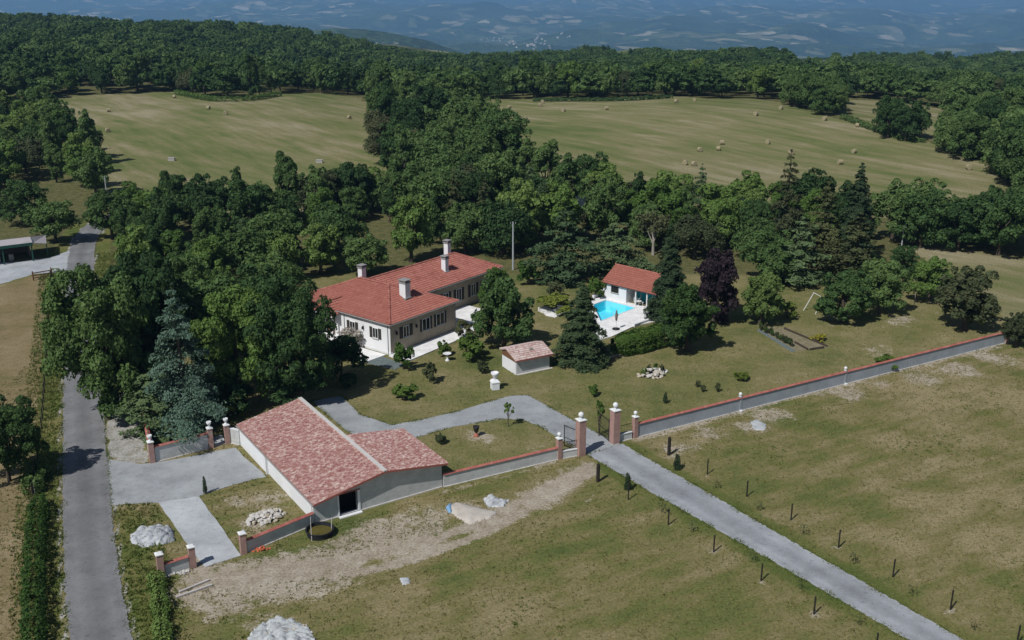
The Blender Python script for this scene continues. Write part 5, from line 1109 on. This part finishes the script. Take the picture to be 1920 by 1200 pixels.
bale_l = ['round bale at the far left corner of the left field', 'upper round bale at the left side of the left field', 'round bale against the wood at the top of the left field', 'left one of the middle pair of bales in the left field', 'right one of the middle pair of bales in the left field', 'round bale by the wood right of the left field middle', 'lower round bale near the left edge of the left field', 'round bale beside the dark grove in the left field', 'leftmost round bale at the top of the right field', 'upper of two close bales at the top of the right field', 'lower of two close bales at the top of the right field', 'third bale from the left along the top of the right field', 'fourth bale from the left along the top of the right field', 'round bale at the wood edge, top middle of the right field', 'round bale half sunk at the wood edge of the right field', 'bale near the clump on top of the right field', 'bale below the clump bale high in the right field', 'bale on the upper right boundary, nearer the clump', 'bale on the upper right boundary, nearer the two-tree clump', 'lone bale in the centre of the right field', 'top bale of the three in the lower right field', 'middle bale of the three in the lower right field', 'left bale of the three in the lower right field', 'bale just above the tallest brownish fir', 'bale above the tall dark fir, farther up', 'bale just left above the tall dark fir', 'bale low between the two tallest firs', 'lone bale at the far right end of the right field', 'left bale of the lowest pair behind the garden belt', 'right bale of the lowest pair behind the garden belt']
for (px, py), lb in zip(bales, bale_l):
    q = P(px, py); o = link('hay_bale', bm_); o.location = (q[0], q[1], float(hh(*q)) - .05); o.rotation_euler = (0, 0, rb.uniform(0, 3.14)); s = rb.uniform(.70, .82); o.scale = (s, s, s); tag(o, lb, 'hay bale', 'round bales on the hay fields')
for (px, py), lb in (((322, 301), 'pale wrapped bale at the near edge of the left field'), ((599, 305), 'white box-like trough at the near edge of the left field')):
    q = P(px, py); m = MB(); m.box((-.8, .8), (-.45, .45), (-.1, .7)); m.box((-.85, .85), (-.5, .5), (.7, .78)); o = m.build('feed_trough', MT['strawpale']); o.location = (q[0], q[1], float(hh(*q))); tag(o, lb, 'trough')

# ---------------------------------------------------------------- posts along the gravel drive
def post(px, py, top, wd, label, cat='post', name='fence_post', mat='blackpost', group='dark posts along the gravel drive', lean=.0):
    q = P(px, py); h = rise(q, top); m = MB(); m.lathe([(wd * .52, -.3), (wd * .5, h - .06), (wd * .32, h)], 7); o = m.build(name, MT[mat]); o.location = (q[0], q[1], float(hh(*q))); o.rotation_euler = (lean, lean * .7, .3); return tag(o, label, cat, group)
row_a = [(1253, 984, 953), (1338, 1035, 1003), (1427, 1089, 1056), (1526, 1152, 1118), (1642, 1222, 1186)]
row_b = [(1326, 889, 861), (1400, 931, 901), (1483, 975, 944), (1572, 1027, 993), (1674, 1082, 1048), (1782, 1143, 1106), (1906, 1212, 1172)]
ordn = ['first', 'second', 'third', 'fourth', 'fifth', 'sixth', 'seventh']
for i, (a, b, c) in enumerate(row_a): post(a, b, c, .13, '%s thin post from the gate, lower row on the barn side of the drive' % ordn[i])
for i, (a, b, c) in enumerate(row_b): post(a, b, c, .13, '%s thin post from the gate, upper row on the meadow side of the drive' % ordn[i])
for (a, b, c, lb) in ((1121, 903, 868, 'thick dark bollard beside the drive on the barn side, near the gate'), (1254, 853, 818, 'thick dark bollard on the meadow near the long grey wall'), (1178, 937, 905, 'thin dark stake under the little cypress beside the drive')):
    q = P(a, b); h = rise(q, c)
    if 'stake' in lb: post(a, b, c, .12, lb, 'stake', group='stakes')
    else:
        t = empty('bollard', (*q, 0)); tag(t, lb, 'bollard', 'thick bollards by the drive'); m = MB(); m.lathe([(.17, -.2), (.17, h - .22)], 10); m.build('shaft', MT['blackpost'], t); m = MB(); m.lathe([(.175, 0), (.175, .04), (.10, .12), (.02, .22)], 10, (0, 0, h - .22)); m.build('cap', MT['blackpost'], t)
# saplings planted between the posts
sp = MB(); rs_ = random.Random(3)
sp.tube([(0, 0, -.1), (.02, 0, .5), (0, .02, .95)], [.02, .015, .006], 5)
for k in range(26):
    z = .35 + .6 * rs_.random(); a = rs_.uniform(0, 6.3); L = .30 * rs_.random() + .1; c = Vector((math.cos(a) * L, math.sin(a) * L, z)); s = .07
    sp.add([c + Vector((-s, 0, 0)), c + Vector((0, s, .03)), c + Vector((s, 0, .05)), c + Vector((0, -s, 0))], [(0, 1, 2, 3)], rs_.random())
spm = sp.mesh('young_plant', MT['olive'])
for i, (px, py) in enumerate(((1240, 962), (1296, 998), (1412, 1055), (1503, 1107), (1610, 1172), (1342, 915), (1420, 957), (1505, 1003), (1600, 1058), (1710, 1117), (1826, 1182))):
    q = P(px, py); o = link('young_plant', spm); o.location = (q[0], q[1], 0); o.rotation_euler = (0, 0, i); tag(o, ordinal(i + 1 if i < 5 else i - 4) + ' spindly young plant from the gate beside the %s post row' % ('lower' if i < 5 else 'upper'), 'plant', 'young plants along the drive')

# ---------------------------------------------------------------- paddock fence, wooden gate, poles
fl = smooth_line(PP([(97, 516), (93, 580), (89, 650), (85, 720), (80, 790), (72, 860), (62, 930)]), 5)
fence = empty('paddock_fence', (fl[0][0], fl[0][1], 0)); tag(fence, 'wire fence on dark posts between paddock and lane', 'fence')
cum = np.concatenate([[0], np.cumsum([np.linalg.norm(fl[i + 1] - fl[i]) for i in range(len(fl) - 1)])]); fa = np.array(fl)
npst = int(cum[-1] / 2.6)
for k in range(npst + 1):
    s = cum[-1] * k / npst; q = (np.interp(s, cum, fa[:, 0]) - fl[0][0], np.interp(s, cum, fa[:, 1]) - fl[0][1]); m = MB(); m.lathe([(.075, -.3), (.07, 1.3), (.03, 1.36)], 6, (q[0], q[1], 0)); m.build('post', MT['blackpost'], fence)
for z in (.4, .8, 1.2):
    m = MB(); m.tube([(p[0] - fl[0][0], p[1] - fl[0][1], z) for p in fl], [.012] * len(fl), 4); m.build('wire', MT['iron'], fence)
def rail_fence(a, b, n, label, rails=(.35, .75, 1.15), name='rail_fence'):
    a, b = np.asarray(a), np.asarray(b); L = np.linalg.norm(b - a); t = empty(name, (*a, 0), math.atan2(*(b - a)[::-1])); tag(t, label, 'fence')
    for k in range(n): m = MB(); q = L * k / (n - 1); m.box((q - .09, q + .09), (-.09, .09), (-.3, 1.5)); m.build('post', MT['wood'], t)
    for z in rails: m = MB(); m.box((0, L), (-.14, -.09), (z, z + .15)); m.build('rail', MT['wood'], t)
rail_fence(P(63, 526), P(98, 520), 2, 'short brown three-rail timber fence at the yard corner')
def upole(px, py, top, r0, label, name='utility_pole', mat='pole'):
    q = P(px, py); h = rise(q, top); t = empty(name, (q[0], q[1], float(hh(*q)))); tag(t, label, 'pole', 'poles'); m = MB(); m.lathe([(r0, -.4), (r0 * .62, h)], 8); m.build('shaft', MT[mat], t)
    m = MB(); m.box((-.45, .45), (-.05, .05), (h - .35, h - .25)); a_ = m.build('cross_arm', MT['iron'], t)
    for k in (-.4, 0, .4): m = MB(); m.lathe([(.04, 0), (.05, .06), (.03, .14)], 6, (k, 0, h - .25)); m.build('insulator', MT['whitep'], a_)
upole(962, 506, 416, .17, 'tall grey pole standing behind the end of the house'); upole(203, 388, 330, .15, 'grey pole beside the lane at the foot of the left hay field'); upole(1690, 466, 424, .13, 'thin pole at the edge of the right wood')
q = P(66, 925); m = MB(); m.lathe([(.05, -.2), (.045, 1.25), (.02, 1.3)], 7); o = m.build('marker_stake', MT['whitep']); o.location = (*q, 0); tag(o, 'thin white stake in the shade at the lane edge', 'stake')
q = P(1713, 580); m = MB(); m.lathe([(.06, -.2), (.05, 2.3), (.03, 2.35)], 7); o = m.build('tree_stake', MT['barkpale']); o.location = (*q, 0); tag(o, 'tall pale stake left of the bushy tree near the wall end', 'stake')
# swing frame
t = empty('swing_frame', (*P(1518, 584), 0)); tag(t, 'white leaning swing frame posts on the back lawn', 'swing frame')
b0 = P(1518, 584)
for (a, b) in (((1506, 582), (1524, 549)), ((1529, 589), (1536, 556))):
    p0 = P(*a) - b0; h = rise(P(*a), b[1] + 0); m = MB(); m.tube([(p0[0], p0[1], -.1), (p0[0] + (b[0] - a[0]) * depth(P(*a)) / FPX, p0[1] + .2, h)], [.055, .05], 7); m.build('leg', MT['whitep'], t)
pA, pB = P(1506, 582) - b0, P(1529, 589) - b0
m = MB(); m.tube([(pA[0] + 1.25, pA[1] + .2, rise(P(1506, 582), 549)), (pB[0] + .5, pB[1] + .2, rise(P(1529, 589), 556))], [.04, .04], 6); m.build('crossbar', MT['whitep'], t)

# ---------------------------------------------------------------- open stable at the lane bend
st = G(62, 489); sd = G(62, 489) - G(0, 497); sd = sd / np.linalg.norm(sd)
stable = empty('open_stable', (*st, 0), math.atan2(sd[1], sd[0])); tag(stable, 'open-fronted stable with grey sheet roof and green fascia', 'stable')
m = MB(); m.add([(-14, -.4, 3.25), (.3, -.4, 3.25), (.3, 1.8, 3.75), (-14, 1.8, 3.75), (-14, -.4, 3.17), (.3, -.4, 3.17), (.3, 1.8, 3.67), (-14, 1.8, 3.67)], [(0, 1, 2, 3), (4, 7, 6, 5), (0, 4, 5, 1), (1, 5, 6, 2), (2, 6, 7, 3), (3, 7, 4, 0)]); m.build('roof', MT['sheet'], stable)
m = MB(); m.add([(-14, 1.802, 3.75), (.3, 1.802, 3.75), (3.6, 7.4, 2.5), (-14, 7.4, 2.5), (-14, 1.802, 3.67), (.3, 1.802, 3.67), (3.6, 7.4, 2.42), (-14, 7.4, 2.42)], [(0, 1, 2, 3), (4, 7, 6, 5), (0, 4, 5, 1), (1, 5, 6, 2), (2, 6, 7, 3), (3, 7, 4, 0)]); m.build('roof', MT['sheet'], stable)
m = MB(); m.add([(.32, -.2, 3.1), (.32, 1.8, 3.7), (3.4, 6.8, 2.6), (2.6, 1.0, 2.45), (.32, -.2, 3.02), (.32, 1.8, 3.62), (3.4, 6.8, 2.52), (2.6, 1.0, 2.37)], [(0, 3, 2, 1), (4, 5, 6, 7), (0, 1, 5, 4), (1, 2, 6, 5), (2, 3, 7, 6), (3, 0, 4, 7)]); m.build('lean_to_roof', MT['sheet'], stable)
m = MB(); m.box((-14, .28), (-.46, -.41), (2.75, 3.25)); m.build('fascia', MT['green'], stable)
m = MB(); m.add([(.30, .0, 2.5), (.30, 1.75, 2.5), (.30, 1.75, 3.6), (.36, .0, 2.5), (.36, 1.75, 2.5), (.36, 1.75, 3.6)], [(0, 1, 2), (3, 5, 4), (0, 3, 4, 1), (1, 4, 5, 2), (2, 5, 3, 0)]); m.build('gable_board', MT['redp'], stable)
for a in (-.05, -4.5, -9, -13.6): m = MB(); m.box((a, a + .2), (-.3, -.1), (-.2, 2.95)); m.build('post', MT['green'], stable)
m = MB(); m.box((2.5, 2.65), (1.0, 1.15), (-.2, 2.4)); m.build('post', MT['green'], stable)
m = MB(); m.box((-14, .2), (7.1, 7.3), (-.2, 2.6)); m.build('back_wall', MT['oldwood'], stable)
m = MB(); m.box((-.02, .18), (3.2, 7.0), (-.2, 2.6)); m.build('side_wall', MT['oldwood'], stable)
for k, (a, b, s) in enumerate(((-5.2, 1.6, .5), (-6.3, 2.0, .45), (-3.0, 2.2, .42), (-8.4, 1.9, .5))):
    t = empty('storage_drum', (*(st + sd * a + np.array([-sd[1], sd[0]]) * b), 0)); tag(t, ['pale drum nearest the stable corner post', 'pale drum second from the stable corner', 'small pale drum deepest in the open stable', 'pale drum at the dark end of the open stable'][[1, 2, 0, 3][k]], 'drum', 'drums in the stable'); m = MB(); m.lathe([(s * .8, 0), (s, .1), (s, 1.0), (s * .8, 1.1)], 12); m.build('body', MT['strawpale'], t); m = MB(); m.lathe([(s * .7, 0), (s * .7, .06)], 12, (0, 0, 1.1)); m.build('lid', MT['iron'], t)

# ---------------------------------------------------------------- stones: rubble pile and rockery
def rock(seed):
    import bmesh
    bm = bmesh.new(); bmesh.ops.create_icosphere(bm, subdivisions=1, radius=1); r = random.Random(seed)
    for v in bm.verts: v.co *= r.uniform(.72, 1.15); v.co.z *= .72
    me = bpy.data.meshes.new('stone'); bm.to_mesh(me); bm.free(); return me
rocks = {k: [rock(i) for i in range(6)] for k in ('stone', 'stone2')}
for k, l in rocks.items():
    for me in l: me.materials.append(MT[k])
def stone_heap(name, px, py, rx, ry, hz, n, smin, smax, label, cat, seed, warm=.3, hollow=0):
    q = P(px, py); t = empty(name, (*q, 0), .5); tag(t, label, cat); r = random.Random(seed)
    for i in range(n):
        a = r.uniform(0, 6.28); d = math.sqrt(r.uniform(hollow, 1)); s = r.uniform(smin, smax)
        o = link('stone', r.choice(rocks['stone2' if r.random() < warm else 'stone']), t); z = hz * max(0, 1 - d ** 1.5) * r.uniform(.5, 1)
        o.location = (math.cos(a) * d * rx, math.sin(a) * d * ry, z + s * .3); o.rotation_euler = (r.uniform(-.5, .5), r.uniform(-.5, .5), r.uniform(0, 6)); o.scale = (s * r.uniform(.8, 1.4), s, s * r.uniform(.6, 1))
    return t
stone_heap('stone_pile', 497, 972, 1.75, 1.1, .55, 85, .12, .30, 'heap of pale rubble stones on the grass beside the barn', 'stone pile', 4, .25)
stone_heap('rockery', 1222, 702, 1.9, 1.5, .75, 60, .16, .42, 'rockery of white stones with small plants on the lawn', 'rockery', 6, .3, .05)
for i, (px, py) in enumerate(((1216, 700), (1228, 698), (1240, 700), (1208, 706))): treepx('shrub' if i % 2 else 'shrubo', px, py, py - 17, 12, ['small dark plant in the middle of the rockery', 'small green plant right of centre in the rockery', 'small plant at the right side of the rockery', 'small plant at the left side of the rockery'][i], 'plant', 'plant')
stone_heap('stone_pile', 1155, 670, 1.1, .5, .25, 14, .1, .22, 'low line of dark stones at the foot of the laurel hedge', 'stone pile', 8, .8)
stone_heap('stone_pile', 340, 1075, 1.6, .35, .1, 16, .08, .2, 'scattered white stones in front of the short wall', 'stone pile', 9, .1)
# ---------------------------------------------------------------- pedestals, urns, birdbath
def lathe_thing(name, px, py, parts, label, cat, rz=0):
    q = P(px, py); t = empty(name, (*q, 0), rz); tag(t, label, cat)
    for (pn, prof, mat, n, z) in parts: m = MB(); m.lathe(prof, n, (0, 0, z)); o = m.build(pn, MT[mat], t, smooth=n > 8); o.rotation_euler = (0, 0, math.pi / 4 if n == 4 else 0)
    return t
lathe_thing('garden_well', 928, 729, [('plinth', [(.62, -.2), (.62, .85), (.70, .85), (.70, .95), (.4, 1.2), (.2, 1.25)], 'white', 4, 0), ('urn', [(.18, 0), (.15, .12), (.28, .3), (.42, .6), (.48, .82), (.40, .84), (.35, .7)], 'white', 14, 1.24)], 'white square pedestal carrying a big white urn in front of the shed', 'pedestal', .3)
lathe_thing('planter_urn', 893, 818, [('foot', [(.3, -.1), (.3, .15), (.14, .25), (.12, .4)], 'terracotta', 10, 0), ('bowl', [(.12, 0), (.22, .15), (.30, .5), (.36, .75), (.28, .76), (.2, .6)], 'iron', 12, .4)], 'dark urn on a terracotta foot on the island lawn', 'urn')
lathe_thing('birdbath', 839, 676, [('stem', [(.30, -.1), (.28, .1), (.12, .2), (.11, .7), (.2, .8)], 'whitep', 10, 0), ('basin', [(.18, 0), (.48, .12), (.55, .2), (.46, .2), (.2, .1)], 'whitep', 14, .78)], 'white stone birdbath at the edge of the flower bed', 'birdbath')
lathe_thing('planter_pot', 882, 634, [('bowl', [(.2, 0), (.34, .3), (.40, .5), (.32, .5), (.25, .3)], 'whitep', 12, .0), ('rim', [(.41, 0), (.43, .05), (.38, .08)], 'whitep', 12, .47)], 'small white pot in front of the terrace shrub', 'pot')
lathe_thing('folded_parasol', 1155, 619, [('base', [(.55, 0), (.5, .12), (.1, .18)], 'iron', 14, .14), ('pole', [(.03, 0), (.03, 2.7)], 'steel', 8, .3), ('canopy', [(.05, 0), (.16, .3), (.20, .9), (.07, 1.5), (.02, 1.6)], 'oldwood', 10, 1.3)], 'folded parasol on a dark base on the pool deck', 'parasol')
def deck_chair(px, py, rz, label):
    q = P(px, py); t = empty('deck_chair', (*q, .14), rz); tag(t, label, 'chair', 'white deck chairs')
    m = MB(); m.box((-.28, .28), (-.3, .3), (.40, .44)); m.build('seat', MT['whitep'], t); m = MB(); m.box((-.28, .28), (.28, .33), (.44, 1.0)); m.build('backrest', MT['whitep'], t)
    for a in (-.25, .21):
        for b in (-.28, .24): m = MB(); m.box((a, a + .04), (b, b + .04), (0, .4)); m.build('leg', MT['whitep'], t)
deck_chair(1193, 572, .4, 'white chair on the deck in front of the teal doors'); deck_chair(1202, 574, 1.2, 'second white chair beside the teal doors'); deck_chair(1212, 600, 2.0, 'white chair at the right edge of the deck')
t = empty('garden_table', (*P(1197, 575), .14)); tag(t, 'small white table between the deck chairs', 'table'); m = MB(); m.lathe([(.45, 0), (.45, .04)], 14, (0, 0, .70)); m.build('top', MT['whitep'], t); m = MB(); m.lathe([(.25, 0), (.04, .06), (.035, .7)], 10); m.build('pedestal', MT['whitep'], t)
# pale low walls and steps left of the pool
for i, (a, b, h, lb) in enumerate((((1046, 582), (1066, 571), .7, 'low white wall at the left of the pool deck'), ((1112, 562), (1134, 549), .6, 'low pale wall leading up to the pool house corner'), ((1188, 613), (1226, 600), .35, 'low stone edge at the right of the pool deck'))):
    t = wall_run(P(*a), P(*b), h, lb, 'white', 'low pale walls round the pool', .3, False, False)
t = empty('garden_steps', (*P(1034, 586), 0), .6); tag(t, 'pale steps beside the low wall left of the pool', 'steps')
for k in range(4): m = MB(); m.box((-1.2, 1.2), (k * .4, k * .4 + .42), (-.2, .14 * (k + 1))); m.build('step', MT['terrace'], t)
tag(sheet('path', PP([(1016, 584), (1046, 577), (1062, 584), (1040, 596), (1024, 592)]), 'terrace', .05, 9, .1), kind='structure')

# ---------------------------------------------------------------- vegetable bed
vb = PP([(1420, 617), (1452, 612), (1480, 615), (1555, 651), (1520, 657), (1488, 660)])
tag(sheet('path', vb, 'soil', .018, 8, .3), kind='structure')
tag(sheet('path', PP([(1418, 619), (1424, 617), (1492, 658), (1484, 660)]), 'slate', .03, 8, .08), kind='structure')
for i, (a, b, lb) in enumerate((((1470, 617), (1551, 651), 'long dark edging board on the far side of the vegetable bed'), ((1490, 643), (1515, 657), 'short dark edging board along the near vegetable row'), ((1518, 657), (1545, 653), 'dark edging board closing the end of the vegetable bed'))):
    p0, p1 = P(*a), P(*b); m = MB(); d_ = (p1 - p0) / np.linalg.norm(p1 - p0); m.obox((*p0, 0), d_, (-d_[1], d_[0]), (0, np.linalg.norm(p1 - p0)), (-.1, .28), (-.05, .05)); o = m.build('edging_board', MT['edging']); tag(o, lb, 'board')
r = random.Random(12); la, lb_ = P(1426, 617), P(1484, 650)
for k in range(15):
    q = la + (lb_ - la) * (k / 14) + np.array([r.uniform(-.2, .2), r.uniform(-.2, .2)]); tree('shrubo' if k % 3 else 'shrub', q, r.uniform(.7, 1.25), r.uniform(.55, .9), ordinal(k + 1) + ' leafy plant from the far end of the near vegetable row', 'vegetable plants in the bed', 'vegetable_plant', 'plant')

# ---------------------------------------------------------------- tarpaulins, heaps, timber, tank
def drape(name, poly, hz, mat, seed, label, cat, n=22, rough_=.10, mats=None):
    """crumpled heap over a plan polygon"""
    pa = np.array(poly); c = pa.mean(0); r = np.random.default_rng(seed); lo, hi = pa.min(0), pa.max(0)
    gx, gy = np.meshgrid(np.linspace(lo[0], hi[0], n), np.linspace(lo[1], hi[1], n)); ins = inpoly(gx, gy, pa)
    d = np.full(gx.shape, 9e9); m_ = len(pa)
    d = dseg(gx, gy, [tuple(p) for p in pa] + [tuple(pa[0])]); R = d.max() if not ins.any() else d[ins].max()
    z = np.where(ins, hz * np.sqrt(np.clip(d / R, 0, 1)) * (.55 + .45 * np.abs(waves(gx, gy, 2.4, 4, seed))) + rough_ * (np.abs(waves(gx, gy, 1.1, 5, seed + 3)) - .5) + rough_ * r.normal(0, .16, gx.shape) + .05, -.15)
    jx = gx + r.normal(0, .02, gx.shape) - c[0]; jy = gy + r.normal(0, .02, gx.shape) - c[1]
    idx = np.arange(n * n).reshape(n, n); F = np.stack([idx[:-1, :-1], idx[:-1, 1:], idx[1:, 1:], idx[1:, :-1]], -1).reshape(-1, 4)
    any_in = ins.ravel()[F].sum(1) >= 2
    me = mesh_np(name, np.stack([jx, jy, z], -1).reshape(-1, 3), F[any_in], MT[mat]); o = link(name, me); o.location = (c[0], c[1], 0); return tag(o, label, cat)
o = drape('tarpaulin', PP([(243, 1003), (262, 990), (300, 984), (322, 992), (327, 1014), (300, 1022), (265, 1027), (246, 1018)]), .30, 'tarpw', 1, 'crumpled white tarpaulin over a heap beside the concrete strip', 'tarpaulin', 40, .20)
k = drape('grey_sheet', PP([(272, 996), (300, 988), (326, 996), (328, 1015), (304, 1022), (290, 1012)]), .38, 'tarpg', 2, None, None, 40, .22); k.parent = o; k.location = (k.location.x - o.location.x, k.location.y - o.location.y, .03)
if 'label' in k: del k['label']
o = drape('sand_heap', PP([(838, 950), (856, 942), (880, 948), (905, 955), (934, 960), (920, 972), (880, 984), (856, 972)]), .35, 'sand', 3, 'flat sand heap on a blue-edged sheet before the long barn wall', 'sand heap', 24, .03)
k = drape('blue_sheet', PP([(836, 954), (841, 947), (847, 945), (847, 962), (841, 962)]), .2, 'tarpb', 4, None, None, 12, .05); k.parent = o; k.location = (k.location.x - o.location.x, k.location.y - o.location.y, .06)
drape('plastic_scraps', PP([(905, 938), (925, 932), (955, 938), (945, 950), (915, 952)]), .18, 'tarpw', 6, 'torn pale plastic behind the sand heap', 'plastic', 26, .30)
drape('rubble_heap', PP([(462, 1198), (485, 1172), (520, 1158), (555, 1162), (580, 1180), (600, 1215), (560, 1250), (480, 1250)]), .22, 'lime', 7, 'pale lime rubble heap at the bottom edge of the picture', 'rubble heap', 64, .20)
rt = stone_heap('rubble_stones', 528, 1196, 2.3, 1.5, .10, 90, .05, .15, 'loose pale stones strewn over the rubble heap at the bottom edge', 'stones', 14, .6)
drape('plastic_sheet', PP([(748, 1084), (768, 1083), (770, 1094), (755, 1098)]), .10, 'tarpw', 8, 'scrap of white plastic lying in the meadow', 'plastic', 12, .08)
drape('concrete_slab', PP([(1405, 792), (1418, 786), (1438, 796), (1434, 808), (1412, 806)]), .08, 'lime', 9, 'pale broken slab lying in the meadow below the long wall', 'slab', 14, .04)
for i, ((a, b), lb) in enumerate(((((330, 1122), (398, 1098)), 'nearer grey beam of the pair lying on the dirt'), (((336, 1112), (392, 1089)), 'farther grey beam of the pair lying on the dirt'))):
    p0, p1 = P(*a), P(*b); d_ = (p1 - p0) / np.linalg.norm(p1 - p0); m = MB(); m.obox((*p0, 0), d_, (-d_[1], d_[0]), (0, np.linalg.norm(p1 - p0)), (.02, .16), (-.09, .09)); tag(m.build('timber_beam', MT['beam']), lb, 'beam', 'beams on the dirt')
t = empty('brick_heap', (*P(491, 1031), 0), .4); tag(t, 'small heap of orange bricks in front of the low wall', 'brick heap'); r = random.Random(2)
m = MB(); m.box((-.11, .11), (-.055, .055), (-.035, .035)); bk = m.mesh('brick', MT['orange'])
for i in range(34):
    o = link('brick', bk, t); a = r.gauss(0, .28); b = r.gauss(0, .16); o.location = (a, b, .04 + max(0, .2 - abs(a) * .4) * r.random()); o.rotation_euler = (r.uniform(-.3, .3), r.uniform(-.3, .3), r.uniform(0, 3))
q = P(600, 1002); t = empty('stock_tank', (*q, 0)); tag(t, 'round black stock tank holding murky water beside the barn door', 'tank')
m = MB(); m.lathe([(1.08, -.1), (1.18, .5), (1.24, .52), (1.24, .58), (1.12, .58), (1.06, .1)], 28); m.build('shell', MT['rubber'], t, smooth=False)
m = MB(); m.lathe([(1.08, .2), (1.08, .28)], 28); m.build('water_surface', MT['muck'], t)
for (a, b) in (((-.9, .6), .3), ((.9, .5), .9), ((-.5, -1.1), -.2)):
    m = MB(); m.tube([(a[0], a[1], 0), (a[0] + .1 * b, a[1] + .1, 1.3)], [.04, .035], 6); m.build('stake', MT['beam'], t)
# service gate behind the urn pillars: pale slab
tag(sheet('pavement', [u2 + (u3 - u2) * .15 + np.array([0, .1]), u3 - (u3 - u2) * .1, u3 + np.array([-1.2, 2.2]), u2 + np.array([-.6, 2.2])], 'concrete', .035, 3, .02), kind='structure')
# bare stone ruin roof among the trees
q = P(1075, 408); t = empty('stone_hut', (*q, float(hh(*q))), .35); tag(t, 'old stone hut half hidden among the trees behind the garden', 'hut')
m = MB(); m.box((-3, 3), (-2, -1.65), (-.3, 2.6)); m.box((-3, 3), (1.65, 2), (-.3, 2.6)); m.box((-3, -2.65), (-1.649, 1.649), (-.3, 2.6)); m.box((2.65, 3), (-1.649, 1.649), (-.3, 2.6)); m.build('wall', MT['stone2'], t)
m = MB(); m.add([(-3.2, -2.3, 2.5), (3.2, -2.3, 2.5), (3.2, 0, 4.4), (-3.2, 0, 4.4), (-3.2, 2.3, 2.5), (3.2, 2.3, 2.5)], [(0, 1, 2, 3), (3, 2, 5, 4), (0, 3, 4), (1, 5, 2)]); m.build('roof', MT['stone'], t)

# ---------------------------------------------------------------- small town far down in the valley
r = random.Random(31); cents = [(985, 84), (935, 76), (1010, 80), (1070, 66)]
hmw = MB(); hmw.box((-7, 7), (-5, 5), (-4, 6)); hmw = hmw.mesh('wall', MT['stone'])
hmr = MB(); hmr.add([(-7.6, -5.6, 5.8), (7.6, -5.6, 5.8), (7.6, 0, 9.4), (-7.6, 0, 9.4), (-7.6, 5.6, 5.8), (7.6, 5.6, 5.8)], [(0, 1, 2, 3), (3, 2, 5, 4), (0, 3, 4), (1, 5, 2)]); hmr = hmr.mesh('roof', MT['stone2'])
for i in range(46):
    c = cents[0 if i < 22 else 1 if i < 32 else 2 if i < 40 else 3]; q = P(c[0] + r.gauss(0, 20), c[1] + r.gauss(0, 4.0)); t = empty('village_house', (q[0], q[1], float(hh(*q))), r.uniform(0, 3)); s = r.uniform(.55, 1.15); t.scale = (s, s, s * .9)
    tag(t, 'pale speck of a house in the distant valley town', 'house', 'houses of the valley town'); link('wall', hmw, t); link('roof', hmr, t)

# ---------------------------------------------------------------- haze over the whole country
m = MB(); m.box((-42000, 42000), (-80, 43000), (-760, 62)); hz = m.mesh('haze', bpy.data.materials.new('haze'))
hm = hz.materials[0]; hm.use_nodes = True; hn = hm.node_tree; hn.nodes.remove(hn.nodes['Principled BSDF'])
pv = hn.nodes.new('ShaderNodeVolumePrincipled'); pv.inputs['Color'].default_value = (.30, .57, .98, 1); pv.inputs['Density'].default_value = 8.5e-5; pv.inputs['Anisotropy'].default_value = 0.1
hn.links.new(pv.outputs[0], hn.nodes['Material Output'].inputs['Volume'])
tag(link('haze', hz), 'thin blue summer haze over the valley', 'haze', kind='stuff')
